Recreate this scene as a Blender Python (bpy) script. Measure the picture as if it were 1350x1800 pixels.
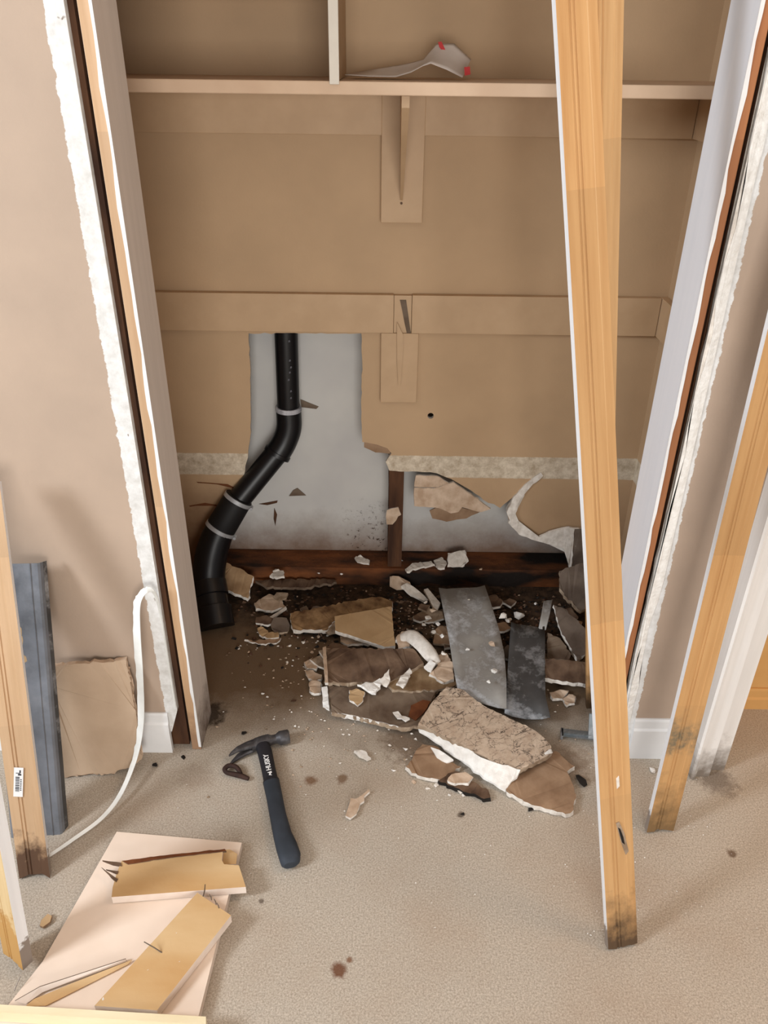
import bpy, bmesh, math, random
from mathutils import Vector, Matrix, noise as mnoise
for o in list(bpy.data.objects): bpy.data.objects.remove(o)
S = bpy.context.scene
C = S.collection
R = random.Random(7)

# ------------------------------------------------------------------ camera
FPX, TH, ROLL, H = 1394.0, math.radians(30.2), math.radians(.72), 1.40
cam = bpy.data.objects.new('camera', bpy.data.cameras.new('camera')); C.objects.link(cam)
cam.data.sensor_fit = 'HORIZONTAL'; cam.data.sensor_width = 36; cam.data.lens = 36 * FPX / 1350
cam.data.clip_start = .02
_fw = Vector((0, math.cos(TH), -math.sin(TH))); _up = Vector((0, math.sin(TH), math.cos(TH))); _rt = Vector((1, 0, 0))
_r = _rt * math.cos(ROLL) + _up * math.sin(ROLL); _u = _up * math.cos(ROLL) - _rt * math.sin(ROLL)
m = Matrix((_r, _u, -_fw)).transposed().to_4x4(); m.translation = (0, 0, H)
cam.matrix_world = m
S.camera = cam

# ------------------------------------------------------------------ light
wd = bpy.data.worlds.new('world'); S.world = wd; wd.use_nodes = True
wd.node_tree.nodes['Background'].inputs[0].default_value = (.93, .95, 1, 1)
wd.node_tree.nodes['Background'].inputs[1].default_value = .26
def area(name, loc, aim, sx, sy, power, col):
    l = bpy.data.lights.new(name, 'AREA'); l.shape = 'RECTANGLE'; l.size = sx; l.size_y = sy; l.energy = power; l.color = col
    o = bpy.data.objects.new(name, l); C.objects.link(o); o.location = loc
    o.rotation_euler = (Vector(aim) - Vector(loc)).to_track_quat('-Z', 'Y').to_euler(); return o
area('window_daylight', (-2.35, -.2, 1.9), (0.1, 1.0, .1), .5, .75, 58, (.88, .94, 1))
area('rear_fill_light', (.3, -2.35, 1.05), (0.0, 1.9, .7), 1.6, 1.3, 72, (1, .97, .93))  # broad fill added behind the camera to brighten the closet, not a known window
area('hall_light', (1.25, 1.0, 2.3), (1.2, 1.1, 0), .5, .5, 10, (1, .66, .4))
S.view_settings.view_transform = 'Standard'; S.view_settings.look = 'None'
S.view_settings.gamma = 1; S.view_settings.use_curve_mapping = False
S.view_settings.exposure = 0.05

# ------------------------------------------------------------------ helpers
def ray(px, py):
    u = (px - 675) / FPX; v = (py - 900) / FPX
    c, s = math.cos(ROLL), math.sin(ROLL)
    u, v = c * u + s * v, -s * u + c * v
    return Vector((u, math.cos(TH) - v * math.sin(TH), -math.sin(TH) - v * math.cos(TH)))
def FL(px, py, z=0.0):
    d = ray(px, py); t = (z - H) / d.z; return Vector((d.x * t, d.y * t, z))
def WL(px, py, Y):
    d = ray(px, py); t = Y / d.y; return Vector((d.x * t, Y, H + d.z * t))
def PL(px, py, p, n):
    d = ray(px, py); o = Vector((0, 0, H)); t = (Vector(p) - o).dot(n) / d.dot(n); return o + d * t

def lin(c):
    return tuple((x / 255 / 12.92 if x / 255 <= .04045 else ((x / 255 + .055) / 1.055) ** 2.4) for x in c) + (1,)
class NT:
    def __init__(s, name, rough=.7, metal=0, spec=.3):
        s.m = bpy.data.materials.new(name); s.m.use_nodes = True; s.t = s.m.node_tree
        s.b = s.t.nodes['Principled BSDF']; s.b.inputs['Roughness'].default_value = rough
        s.b.inputs['Metallic'].default_value = metal; s.b.inputs['Specular IOR Level'].default_value = spec
        s.coord = s.t.nodes.new('ShaderNodeTexCoord').outputs['Object']
        s.pos = s.t.nodes.new('ShaderNodeNewGeometry').outputs['Position']
    def put(s, sock, v):
        if hasattr(v, 'is_output'): s.t.links.new(v, sock)
        else: sock.default_value = v
    def noise(s, scale, detail=3, rough=.55, vec=None, stretch=None):
        n = s.t.nodes.new('ShaderNodeTexNoise'); n.inputs['Scale'].default_value = scale
        n.inputs['Detail'].default_value = detail; n.inputs['Roughness'].default_value = rough
        v = vec or s.coord
        if stretch:
            mp = s.t.nodes.new('ShaderNodeMapping'); mp.inputs['Scale'].default_value = stretch
            s.t.links.new(v, mp.inputs['Vector']); v = mp.outputs[0]
        s.t.links.new(v, n.inputs['Vector']); return n.outputs['Fac']
    def voro(s, scale, feature='DISTANCE_TO_EDGE', vec=None):
        n = s.t.nodes.new('ShaderNodeTexVoronoi'); n.feature = feature; n.inputs['Scale'].default_value = scale
        s.t.links.new(vec or s.coord, n.inputs['Vector']); return n.outputs['Distance']
    def math(s, op, a, b=0.0, c=0.0):
        n = s.t.nodes.new('ShaderNodeMath'); n.operation = op
        for i, v in enumerate((a, b, c)): s.put(n.inputs[i], v)
        return n.outputs[0]
    def step(s, v, lo, hi):
        n = s.t.nodes.new('ShaderNodeMapRange'); n.clamp = True
        s.put(n.inputs[0], v); n.inputs[1].default_value = lo; n.inputs[2].default_value = hi
        n.inputs[3].default_value = 0; n.inputs[4].default_value = 1; return n.outputs[0]
    def mix(s, f, a, b):
        n = s.t.nodes.new('ShaderNodeMix'); n.data_type = 'RGBA'; s.put(n.inputs[0], f)
        s.put(n.inputs[6], a if hasattr(a, 'is_output') else lin(a)); s.put(n.inputs[7], b if hasattr(b, 'is_output') else lin(b))
        return n.outputs[2]
    def xyz(s, v=None):
        n = s.t.nodes.new('ShaderNodeSeparateXYZ'); s.t.links.new(v or s.pos, n.inputs[0]); return n.outputs
    def bump(s, h, strength=.3, dist=.002):
        n = s.t.nodes.new('ShaderNodeBump'); n.inputs['Strength'].default_value = strength; n.inputs['Distance'].default_value = dist
        s.t.links.new(h, n.inputs['Height']); s.t.links.new(n.outputs[0], s.b.inputs['Normal'])
    def col(s, c):
        s.put(s.b.inputs['Base Color'], c if hasattr(c, 'is_output') else lin(c)); return s.m
def simple(name, c1, c2=None, scale=30, rough=.75, bump=.2, bscale=150, metal=0, stretch=None, lo=.35, hi=.65, spec=.3, dist=.002):
    n = NT(name, rough, metal, spec); c2 = c2 or c1
    f = n.step(n.noise(scale, 4, stretch=stretch), lo, hi)
    if bump: n.bump(n.noise(bscale, 3), bump, dist)
    return n.col(n.mix(f, c1, c2))

def mk(name, verts, faces, mats, parent=None, fm=None, smooth=False, loc=None):
    me = bpy.data.meshes.new(name)
    vs = [Vector(v) for v in verts]
    if loc is not None: vs = [v - Vector(loc) for v in vs]
    me.from_pydata(vs, [], faces)
    if not isinstance(mats, (list, tuple)): mats = [mats]
    for mm in mats: me.materials.append(mm)
    if fm:
        for p, k in zip(me.polygons, fm): p.material_index = k
    if smooth:
        for p in me.polygons: p.use_smooth = True
    bm = bmesh.new(); bm.from_mesh(me); bmesh.ops.recalc_face_normals(bm, faces=bm.faces); bm.to_mesh(me); bm.free()
    me.validate(); me.update()
    o = bpy.data.objects.new(name, me); C.objects.link(o)
    if loc is not None: o.location = loc
    if parent: attach(o, parent)
    return o
def attach(o, p):
    w = o.matrix_basis.copy(); o.parent = p; o.matrix_parent_inverse = Matrix.Identity(4)
    bpy.context.view_layer.update()
    o.matrix_basis = p.matrix_world.inverted() @ w
def tag(o, label, cat, group=None, kind=None):
    o['label'] = label; o['category'] = cat
    if group: o['group'] = group
    if kind: o['kind'] = kind
    return o
def struct(o, label, cat):
    return tag(o, label, cat, kind='structure')
def empty(name, loc):
    o = bpy.data.objects.new(name, None); C.objects.link(o); o.location = loc; o.empty_display_size = .05
    bpy.context.view_layer.update(); return o
BOXF = [(0,1,2,3),(7,6,5,4),(0,4,5,1),(1,5,6,2),(2,6,7,3),(3,7,4,0)]
def box(name, a, b, mats, parent=None, bevel=0.0, fm=None):
    x0,y0,z0 = a; x1,y1,z1 = b
    v = [(x0,y0,z0),(x1,y0,z0),(x1,y1,z0),(x0,y1,z0),(x0,y0,z1),(x1,y0,z1),(x1,y1,z1),(x0,y1,z1)]
    loc = Vector(((x0+x1)/2, (y0+y1)/2, z0))
    o = mk(name, v, BOXF, mats, parent, fm, loc=loc)
    if bevel:
        md = o.modifiers.new('bevel', 'BEVEL'); md.width = bevel; md.segments = 2
    return o
def jagged(pts, jag, step, closed=True, rnd=R):
    out = []; n = len(pts)
    for i in range(n if closed else n - 1):
        a, b = Vector(pts[i]), Vector(pts[(i+1) % n]); L = (b - a).length; k = max(1, int(L / step))
        for j in range(k):
            t = (j + (rnd.uniform(-.25, .25) if j else 0)) / k
            p = a.lerp(b, t)
            if j: p = p + Vector([rnd.uniform(-jag, jag) for _ in p])
            out.append(p)
    return out
def plane3(a, b, c):
    a, b, c = Vector(a), Vector(b), Vector(c); n = (b - a).cross(c - a).normalized()
    if n.dot(Vector((0, 0, H)) - a) < 0: n = -n
    return a, n
def slab(name, pts, mats, thick=.012, down=None, jag=.002, step=.012, parent=None, under=None, warp=0.0):
    """a broken sheet: 3D outline of the upper face, extruded along `down`; mats = top, edge"""
    pts = [Vector(p) for p in pts]
    c = sum(pts, Vector()) / len(pts)
    nrm = Vector()
    for i in range(len(pts)): nrm += (pts[i] - c).cross(pts[(i+1) % len(pts)] - c)
    nrm.normalize()
    top = jagged(pts, jag, step) if jag else pts
    if down is None:
        down = nrm if nrm.dot(Vector((0, 0, H)) - c) < 0 else -nrm
    top = [p - nrm * (p - c).dot(nrm) * (1 if warp == 0 and jag else 0) * 0 for p in top]
    bot = [p + Vector(down) * thick + Vector((R.uniform(-1,1), R.uniform(-1,1), 0)) * jag * .8 for p in top]
    n = len(top)
    bm = bmesh.new()
    tv = [bm.verts.new(p - c) for p in top]; bv = [bm.verts.new(p - c) for p in bot]
    f = bm.faces.new(tv); f.material_index = 0
    g = bm.faces.new(list(reversed(bv))); g.material_index = 1 if len(mats) < 3 else 2
    for i in range(n):
        h = bm.faces.new((tv[i], bv[i], bv[(i+1) % n], tv[(i+1) % n])); h.material_index = 1
    bmesh.ops.triangulate(bm, faces=[f, g])
    bmesh.ops.recalc_face_normals(bm, faces=bm.faces)
    me = bpy.data.meshes.new(name); bm.to_mesh(me); bm.free()
    for mm in mats: me.materials.append(mm)
    o = bpy.data.objects.new(name, me); C.objects.link(o); o.location = c
    if parent: attach(o, parent)
    return o
def cat_rom(pts, n):
    P = [Vector(p) for p in pts]; P = [P[0] * 2 - P[1]] + P + [P[-1] * 2 - P[-2]]
    out = []
    for i in range(1, len(P) - 2):
        for j in range(n):
            t = j / n; a, b, c, d = P[i-1], P[i], P[i+1], P[i+2]
            out.append(.5 * ((2*b) + (c-a)*t + (2*a-5*b+4*c-d)*t*t + (-a+3*b-3*c+d)*t**3))
    out.append(P[-2]); return out
def tube(name, pts, rad, mats, parent=None, seg=20, sm=0, caps=True, loc=None, flat=None):
    """swept round section; pts (x,y,z), rad a number or list; sm = spline subdivisions"""
    pts = [Vector(p) for p in pts]
    if not isinstance(rad, (list, tuple)): rad = [rad] * len(pts)
    if sm:
        q = cat_rom([(*p, r) for p, r in zip(pts, rad)], sm) if False else None
        P4 = cat_rom([Vector((p.x, p.y, p.z, r)) for p, r in zip(pts, rad)], sm)
        pts = [Vector(p[:3]) for p in P4]; rad = [p[3] for p in P4]
    V, Fc = [], []
    t0 = (pts[1] - pts[0]).normalized(); ref = Vector((0, 0, 1)) if abs(t0.z) < .9 else Vector((1, 0, 0))
    nx = t0.cross(ref).normalized()
    for i, p in enumerate(pts):
        t = (pts[min(i+1, len(pts)-1)] - pts[max(i-1, 0)]).normalized()
        nx = (nx - t * nx.dot(t)).normalized(); ny = t.cross(nx)
        for k in range(seg):
            a = 2 * math.pi * k / seg
            V.append(p + (nx * math.cos(a) + ny * math.sin(a) * (flat or 1)) * rad[i])
    for i in range(len(pts) - 1):
        for k in range(seg):
            Fc.append((i*seg+k, i*seg+(k+1) % seg, (i+1)*seg+(k+1) % seg, (i+1)*seg+k))
    if caps:
        Fc.append(tuple(range(seg))); Fc.append(tuple((len(pts)-1)*seg + k for k in range(seg)))
    o = mk(name, V, Fc, mats, parent, smooth=True, loc=loc if loc is not None else pts[0])
    md = o.modifiers.new('split', 'EDGE_SPLIT'); md.split_angle = math.radians(50)
    return o
def chip(name, p, size, mat, flat=.5, rnd=R, parent=None, n=12):
    bm = bmesh.new(); sx, sy, sz = size if isinstance(size, (tuple, list)) else (size, size, size * flat)
    for _ in range(n):
        v = Vector((rnd.gauss(0, 1), rnd.gauss(0, 1), rnd.gauss(0, 1))).normalized() * rnd.uniform(.75, 1)
        bm.verts.new((v.x * sx / 2, v.y * sy / 2, v.z * sz / 2))
    r = bmesh.ops.convex_hull(bm, input=bm.verts)
    bmesh.ops.delete(bm, geom=[g for g in r['geom_interior'] if isinstance(g, bmesh.types.BMVert)], context='VERTS')
    zmin = min(v.co.z for v in bm.verts)
    for v in bm.verts: v.co.z -= zmin
    me = bpy.data.meshes.new(name); bm.to_mesh(me); bm.free(); me.materials.append(mat)
    o = bpy.data.objects.new(name, me); C.objects.link(o); o.location = p
    o.rotation_euler = (0, 0, rnd.uniform(0, 6.28))
    if parent: attach(o, parent)
    return o

# ------------------------------------------------------------------ materials
YW, YJ, YB, YP = 1.306, 1.42, 1.96, 2.062       # front wall face, closet front, closet back face, far side of the cavity
def paint_wall(name, base=(180, 159, 141), strip=None, side=1, band=False):
    n = NT(name, .65); x, y, z = n.xyz()
    c = n.mix(n.step(n.noise(6, 3), .35, .65), base, tuple(int(k * .965) for k in base))
    hgt = n.noise(170, 2)
    if strip is not None:                         # bare paper beside the opening where the casing was torn off
        jag = n.math('MULTIPLY', n.math('SUBTRACT', n.noise(55, 4, .7, n.pos), .5), .014)
        e = n.math('MULTIPLY', n.math('SUBTRACT', n.math('ADD', x, jag), strip), side)
        k = n.step(e, -.0006, .0006)
        pap = n.mix(n.step(n.noise(34, 5, .7), .38, .66), (228, 228, 227), (202, 200, 196))
        pap = n.mix(n.step(n.noise(16, 4, .8, n.pos), .66, .70), pap, (120, 98, 82))
        c = n.mix(k, c, pap)
    if band:                                      # unpainted band left by the removed baseboard, brown water staining below
        jag = n.math('MULTIPLY', n.math('SUBTRACT', n.noise(40, 4, .7, n.pos), .5), .006)
        zz = n.math('ADD', z, jag)
        st = n.step(n.math('ADD', z, n.math('MULTIPLY', n.noise(9, 4, .6, n.pos), .22)), .50, .28)
        c = n.mix(n.math('MULTIPLY', n.math('MULTIPLY', st, n.math('ADD', n.math('MULTIPLY', n.step(x, -.25, -.42), .6), .35)), .9), c, (104, 66, 38))
        k = n.math('MULTIPLY', n.step(zz, .372, .374), n.step(zz, .440, .438))
        bc = n.mix(n.step(n.noise(45, 5, .75, n.pos), .35, .7), (222, 210, 190), (170, 152, 128))
        c = n.mix(k, c, bc)
    n.bump(hgt, .12, .002)
    return n.col(c)
m_wall = paint_wall('beige_paint')
m_wall_l = paint_wall('beige_paint_torn_left', strip=-.4835, side=1)
m_wall_r = paint_wall('beige_paint_torn_right', strip=.569, side=-1)
m_back = paint_wall('beige_paint_closet', (192, 162, 128), band=True)
m_closet = paint_wall('beige_paint_closet_sides', (192, 162, 128))
m_cleat = simple('beige_gloss_paint', (196, 166, 132), (188, 158, 124), 12, .5, .08, 60)
m_shelf = simple('cream_shelf_paint', (214, 186, 158), (204, 174, 146), 9, .55, .08, 60)
m_shelf_edge = simple('pale_shelf_edge', (226, 220, 208), (216, 208, 196), 9, .55, .05, 60)
m_white = simple('white_trim_paint', (232, 232, 232), (222, 222, 222), 8, .45, .05, 60)
m_white_dirty = None
def rot_mat(name, c1, c2, low=.10, dark=(58, 44, 34), clean=(0, 0, 0), joint=True, rough=.6, deep=.05, mildew=False):
    """wood: grain along local Z, finger joints, rot creeping up from the foot"""
    n = NT(name, rough); x, y, z = n.xyz(n.coord)
    g = n.noise(60, 4, .6, stretch=(1, 1, .05))
    c = n.mix(n.step(g, .32, .68), c1, c2)
    if joint:
        w = n.t.nodes.new('ShaderNodeTexWhiteNoise'); w.noise_dimensions = '1D'
        n.put(w.inputs['W'], n.math('FLOOR', n.math('MULTIPLY', z, 3.1)))
        c = n.mix(n.math('MULTIPLY', w.outputs[0], .38), c, tuple(int(k * .80) for k in c1))
    if low:
        e = n.math('ADD', z, n.math('MULTIPLY', n.math('SUBTRACT', n.noise(26, 5, .65), .5), low * 1.9))
        c = n.mix(n.math('MULTIPLY', n.step(e, low, deep), .9), c, dark)
    if mildew:                                    # grey mildew bloom a hand above the foot
        w = n.math('ADD', z, n.math('MULTIPLY', n.math('SUBTRACT', n.noise(30, 5, .65), .5), .10))
        k = n.math('MULTIPLY', n.step(w, .20, .225), n.step(w, .31, .25))
        c = n.mix(n.math('MULTIPLY', k, n.step(n.noise(22, 5, .7), .36, .6)), c, (104, 98, 82))
    n.bump(g, .15, .001)
    return n.col(c)
m_pine = rot_mat('raw_pine', (206, 163, 112), (186, 140, 90), .13, deep=.015)
m_pine_r = rot_mat('raw_pine_moldy', (204, 160, 108), (184, 138, 88), .15, dark=(112, 88, 58), deep=.02, mildew=True)
m_pine_l = rot_mat('raw_pine_pale', (212, 178, 142), (196, 160, 122), .10, dark=(70, 44, 32))
m_pine_n = rot_mat('raw_pine_near', (218, 192, 148), (200, 170, 122), .12, dark=(178, 134, 74), deep=.10)
m_edge = rot_mat('white_painted_edge', (236, 236, 238), (226, 226, 228), .06, dark=(120, 104, 90), joint=False, rough=.5)
m_jambl = rot_mat('jamb_paint_shaded', (216, 206, 198), (208, 198, 190), .13, dark=(84, 66, 54), joint=False, deep=.0)  # left jamb: pinkish grey shade put into the white paint, plus foot rot
m_jambr = rot_mat('jamb_paint_lit_clean', (232, 233, 238), (226, 228, 234), 0, joint=False)  # right jamb: bluish window light put into the same white paint, no rot
m_rawedge = rot_mat('raw_jamb_edge', (206, 172, 138), (188, 152, 116), .12, dark=(150, 118, 92))
m_rawedge_r = rot_mat('raw_jamb_edge_dark', (168, 112, 72), (146, 92, 58), .1, dark=(70, 46, 34))
m_darkwood = simple('dark_damp_stud', (96, 64, 42), (58, 36, 24), 30, .8, .4, 60, stretch=(1, 1, .15))
m_rot = simple('rotten_plate', (120, 70, 36), (22, 13, 8), 11, .75, .6, 50, lo=.36, hi=.60, stretch=(.35, 1, 1), dist=.006)
def cavity():
    n = NT('white_back_sheet', .55); x, y, z = n.xyz()
    c = n.mix(n.step(n.noise(5, 3), .35, .7), (208, 206, 201), (194, 192, 190))
    s = n.step(n.math('ADD', z, n.math('MULTIPLY', n.noise(10, 5, .7, n.pos), .14)), .27, .13)
    c = n.mix(n.math('MULTIPLY', s, .85), c, (104, 70, 42))
    sp = n.math('MULTIPLY', n.math('MULTIPLY', n.step(n.noise(90, 3, .7, n.pos), .58, .64), n.math('MULTIPLY', n.step(x, -.14, -.08), n.step(x, .02, .0))), n.step(n.math('ADD', z, n.math('MULTIPLY', n.noise(7, 2, .5, n.pos), .1)), .30, .16))
    c = n.mix(sp, c, (70, 52, 40)); return n.col(c)
m_cavity = cavity()
m_gyp = simple('gypsum_core', (232, 226, 218), (206, 198, 188), 60, .9, .5, 140)
m_gypw = simple('gypsum_white', (240, 238, 234), (222, 218, 212), 60, .9, .6, 90, dist=.004)
m_gypd = simple('gypsum_damp', (176, 158, 138), (136, 114, 92), 40, .9, .5, 120)
m_paper = simple('drywall_tan_face', (190, 160, 122), (176, 146, 108), 14, .75, .15, 160)
m_paperb = simple('brown_paper_face', (164, 136, 110), (138, 110, 86), 18, .85, .2, 160)
m_pink = simple('torn_paper_pinkish', (212, 190, 168), (180, 154, 130), 30, .9, .4, 80)
m_muddy = simple('muddy_sheet', (128, 104, 84), (66, 46, 34), 16, .85, .4, 90, lo=.3, hi=.7)
m_muddy2 = simple('damp_grey_sheet', (132, 116, 100), (84, 66, 52), 12, .85, .4, 90, lo=.3, hi=.7)
m_rust = simple('rust_wet_paper', (120, 70, 38), (86, 46, 24), 20, .8, .4, 90)
m_greybrk = simple('grey_broken_sheet', (126, 112, 100), (78, 64, 54), 10, .85, .4, 90, lo=.3, hi=.7)
m_black = simple('black_dirt', (36, 30, 26), (22, 18, 15), 20, .8, .5, 80)
def moldy():
    n = NT('mold_veined_sheet', .85)
    w = n.noise(22, 4, .7)
    mp = n.t.nodes.new('ShaderNodeVectorMath'); mp.operation = 'MULTIPLY_ADD'
    cmb = n.t.nodes.new('ShaderNodeCombineXYZ')
    for i in range(3): n.t.links.new(w, cmb.inputs[i])
    n.t.links.new(cmb.outputs[0], mp.inputs[0]); mp.inputs[1].default_value = (.11, .06, .02); n.t.links.new(n.coord, mp.inputs[2])
    v = n.voro(52, vec=mp.outputs[0])
    vein = n.math('MULTIPLY', n.step(v, .08, .0), n.step(n.noise(20, 5, .7), .42, .56))
    c = n.mix(n.step(n.noise(30, 5, .7), .35, .68), (206, 188, 168), (176, 154, 134))
    c = n.mix(vein, c, (62, 50, 44)); n.bump(n.noise(120, 3), .3, .002)
    return n.col(c)
m_mold = moldy()
def metal(name, base, white=.6, metalv=.55, scale=14):
    n = NT(name, .5, metalv)
    c = n.mix(n.step(n.noise(9, 4), .35, .65), base, tuple(int(k * .75) for k in base))
    c = n.mix(n.math('MULTIPLY', n.step(n.noise(scale, 6, .72), .49, .62), white), c, (206, 208, 212))
    n.bump(n.noise(60, 3), .1, .001); return n.col(c)
m_metal = metal('oxidised_steel', (164, 161, 156), .8, .15, 9)
m_metal2 = metal('dark_steel', (86, 85, 85), .5, .25, 8)
m_duct = metal('grey_steel_channel', (134, 138, 146), .08, .35)
m_zinc = metal('zinc_bracket', (140, 148, 152), .3, .7)
def carpet():
    n = NT('carpet', .95, spec=.1); x, y, z = n.xyz()
    c = n.mix(n.step(n.noise(300, 3, .75, n.pos), .34, .66), (206, 196, 182), (156, 146, 133))
    c = n.mix(n.math('MULTIPLY', n.step(n.noise(3.2, 4, .6, n.pos), .45, .72), .35), c, (160, 132, 106))
    nz = n.math('SUBTRACT', n.noise(7, 5, .65, n.pos), .5)
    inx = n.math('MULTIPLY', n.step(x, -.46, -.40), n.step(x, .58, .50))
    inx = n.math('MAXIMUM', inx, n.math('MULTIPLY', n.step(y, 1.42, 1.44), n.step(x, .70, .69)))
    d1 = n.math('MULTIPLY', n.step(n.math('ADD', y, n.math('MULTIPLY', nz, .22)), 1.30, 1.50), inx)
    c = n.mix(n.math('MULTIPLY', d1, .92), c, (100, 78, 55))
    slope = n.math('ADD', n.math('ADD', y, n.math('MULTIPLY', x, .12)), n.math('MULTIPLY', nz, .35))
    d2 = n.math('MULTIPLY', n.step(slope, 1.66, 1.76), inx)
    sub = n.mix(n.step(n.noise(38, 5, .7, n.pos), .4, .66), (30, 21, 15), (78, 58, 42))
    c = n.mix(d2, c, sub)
    for (px, py, r, col, a) in STAINS:
        p = FL(px, py)
        dd = n.t.nodes.new('ShaderNodeVectorMath'); dd.operation = 'DISTANCE'
        n.t.links.new(n.pos, dd.inputs[0]); dd.inputs[1].default_value = p
        e = n.math('ADD', dd.outputs['Value'], n.math('MULTIPLY', n.math('SUBTRACT', n.noise(45, 4, .7, n.pos), .5), r * 1.6))
        c = n.mix(n.math('MULTIPLY', n.step(e, r, r * .45), a), c, col)
    c = n.mix(n.math('MULTIPLY', n.step(n.noise(900, 1, .5, n.pos), .52, .66), .35), c, (120, 108, 96))
    n.bump(n.noise(620, 2, .7, n.pos), .2, .002); return n.col(c)
STAINS = [(548, 1372, .017, (112, 76, 46), .8), (600, 1370, .016, (112, 80, 50), .75), (598, 1706, .018, (104, 62, 36), .9),
          (614, 1688, .008, (116, 74, 44), .8), (1286, 1500, .013, (96, 72, 52), .8), (460, 1584, .006, (90, 76, 66), .8),
          (370, 1255, .05, (40, 30, 22), .9), (1183, 1282, .03, (84, 66, 50), .6), (1260, 1372, .05, (80, 64, 52), .6),
          (345, 1365, .05, (120, 92, 66), .25), (1000, 1345, .07, (110, 88, 68), .6), (720, 1300, .08, (104, 84, 66), .7), (810, 1432, .01, (86, 72, 60), .8)]
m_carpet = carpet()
m_abs = NT('black_pipe_plastic', .38, spec=.4).col((14, 14, 17))
m_rubber = NT('black_rubber', .6, spec=.3).col((22, 21, 22))
m_clamp = metal('hose_clamp_steel', (206, 208, 212), .2, .35)
m_glue = simple('grey_glue_ring', (196, 196, 202), (130, 130, 136), 40, .6)
m_hammer = metal('dark_hammer_steel', (84, 82, 84), .12, .6, 30)
m_handle = NT('black_handle', .55, spec=.35).col((34, 33, 38))
m_grip = simple('slate_rubber_grip', (58, 64, 74), (48, 54, 62), 20, .7, .1, 200)
m_print = NT('white_print', .6).col((226, 226, 226))
m_printg = NT('grey_print', .6).col((96, 96, 104))
m_sticker = NT('sticker_white', .5).col((240, 240, 240))
m_ink = NT('sticker_ink', .5).col((52, 52, 60))
m_panel = simple('pale_panel', (240, 222, 206), (230, 210, 192), 5, .5, .04, 80)
m_block = simple('glued_wood_back', (214, 184, 140), (196, 156, 106), 8, .65, .2, 60, stretch=(.3, 1, 1))
m_blockw = simple('pinkish_white_paint', (232, 218, 206), (222, 204, 190), 14, .55, .1, 60)
m_front = simple('cream_board', (240, 230, 200), (224, 208, 170), 10, .6, .1, 60, stretch=(.2, 1, 1))
m_nail = NT('nail_steel', .45, .8).col((110, 100, 92))
m_caulk = simple('white_caulk', (240, 242, 240), (228, 230, 228), 20, .5, .1, 80)
m_rusty = simple('rusted_iron', (66, 44, 36), (40, 28, 26), 40, .8, .5, 120)
m_redprint = NT('red_print', .7).col((196, 60, 60))
m_sheetpaper = simple('white_paper', (226, 216, 208), (214, 202, 192), 10, .8, .1, 40)
m_hallwall = simple('hall_wall', (214, 166, 104), (206, 156, 94), 6, .7, .1, 100)
m_hallfloor = simple('hall_carpet', (150, 108, 66), (120, 82, 46), 8, .9, .5, 260)
m_ceil = simple('white_ceiling', (236, 234, 230), (230, 228, 224), 8, .9, .2, 80)

# ------------------------------------------------------------------ setting
XL, XR = -.66, .693                               # closet side walls
JL, JR = -.414, .512                              # jamb faces
def floor_mesh():
    bm = bmesh.new(); v = [bm.verts.new(p) for p in ((-3, -2.5, 0), (3, -2.5, 0), (3, 2.3, 0), (-3, 2.3, 0), (-3, -2.5, -.05), (3, -2.5, -.05), (3, 2.3, -.05), (-3, 2.3, -.05))]
    for f in BOXF: bm.faces.new([v[i] for i in f])
    bmesh.ops.recalc_face_normals(bm, faces=bm.faces)
    me = bpy.data.meshes.new('floor'); bm.to_mesh(me); bm.free(); me.materials.append(m_carpet)
    o = bpy.data.objects.new('floor', me); C.objects.link(o); return o
struct(floor_mesh(), 'beige cut pile carpet, stained and rotten inside the closet', 'floor')
struct(box('ceiling', (-3, -2.5, 2.4), (3, 2.3, 2.45), m_ceil), 'white ceiling above the closet', 'ceiling')

# front wall, left of the opening: sheet, inner sheet, trimmer stud
WEL = -.4545; WER = .538
wl = slab('wall_left', [(-3, YW, 2.4), (WEL, YW, 2.4), (WEL + .001, YW, .9), (WEL - .002, YW, .12), (WEL - .022, YW, .055), (WEL - .03, YW, .05), (WEL - .045, YW, 0.0), (-3, YW, 0.0)], [m_wall_l, m_gyp], .0127, (0, 1, 0), jag=0)
struct(wl, 'beige painted wall left of the closet with a torn bare strip along the jamb', 'wall')
box('stud', (-.505, YW + .0135, 0.001), (-.445, YJ - .014, 2.0), m_darkwood, wl)
box('inner_sheet', (XL, YJ - .0127, 0.001), (-.437, YJ, 2.39), m_closet, wl)
wr = slab('wall_right', [(WER, YW, 2.4), (.72, YW, 2.4), (.72, YW, 0.0), (WER + .004, YW, 0.0), (WER - .001, YW, .3), (WER + .006, YW, .75)], [m_wall_r, m_gyp], .0127, (0, 1, 0), jag=.0012, step=.03)
struct(wr, 'beige painted wall right of the closet with ragged torn paper along the jamb', 'wall')
box('stud', (.541, YW + .016, 0.001), (.59, YJ - .014, 2.0), m_darkwood, wr)
box('inner_sheet', (.535, YJ - .0127, 0.001), (XR, YJ, 2.39), m_closet, wr)
# loose torn paper layer on the right wall edge
pts = []
for i in range(26):
    z = .10 + i * .056; pts.append((z, .543 + .003 * math.sin(i * 1.7) + R.uniform(-.002, .002), .556 + .0035 * math.sin(i * .9 + 1) + R.uniform(-.0025, .0025)))
slab('torn_paper_edge', [(a, YW - .0035, z) for z, a, b in pts] + [(b, YW - .0012, z) for z, a, b in reversed(pts)], [m_gypw, m_gyp], .002, (0, 1, 0), jag=.0005, step=.03, parent=wr)
hd = box('wall_header', (WEL, YW, 2.0), (WER, YJ, 2.4), m_wall); struct(hd, 'beige wall above the closet opening', 'wall')

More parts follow.
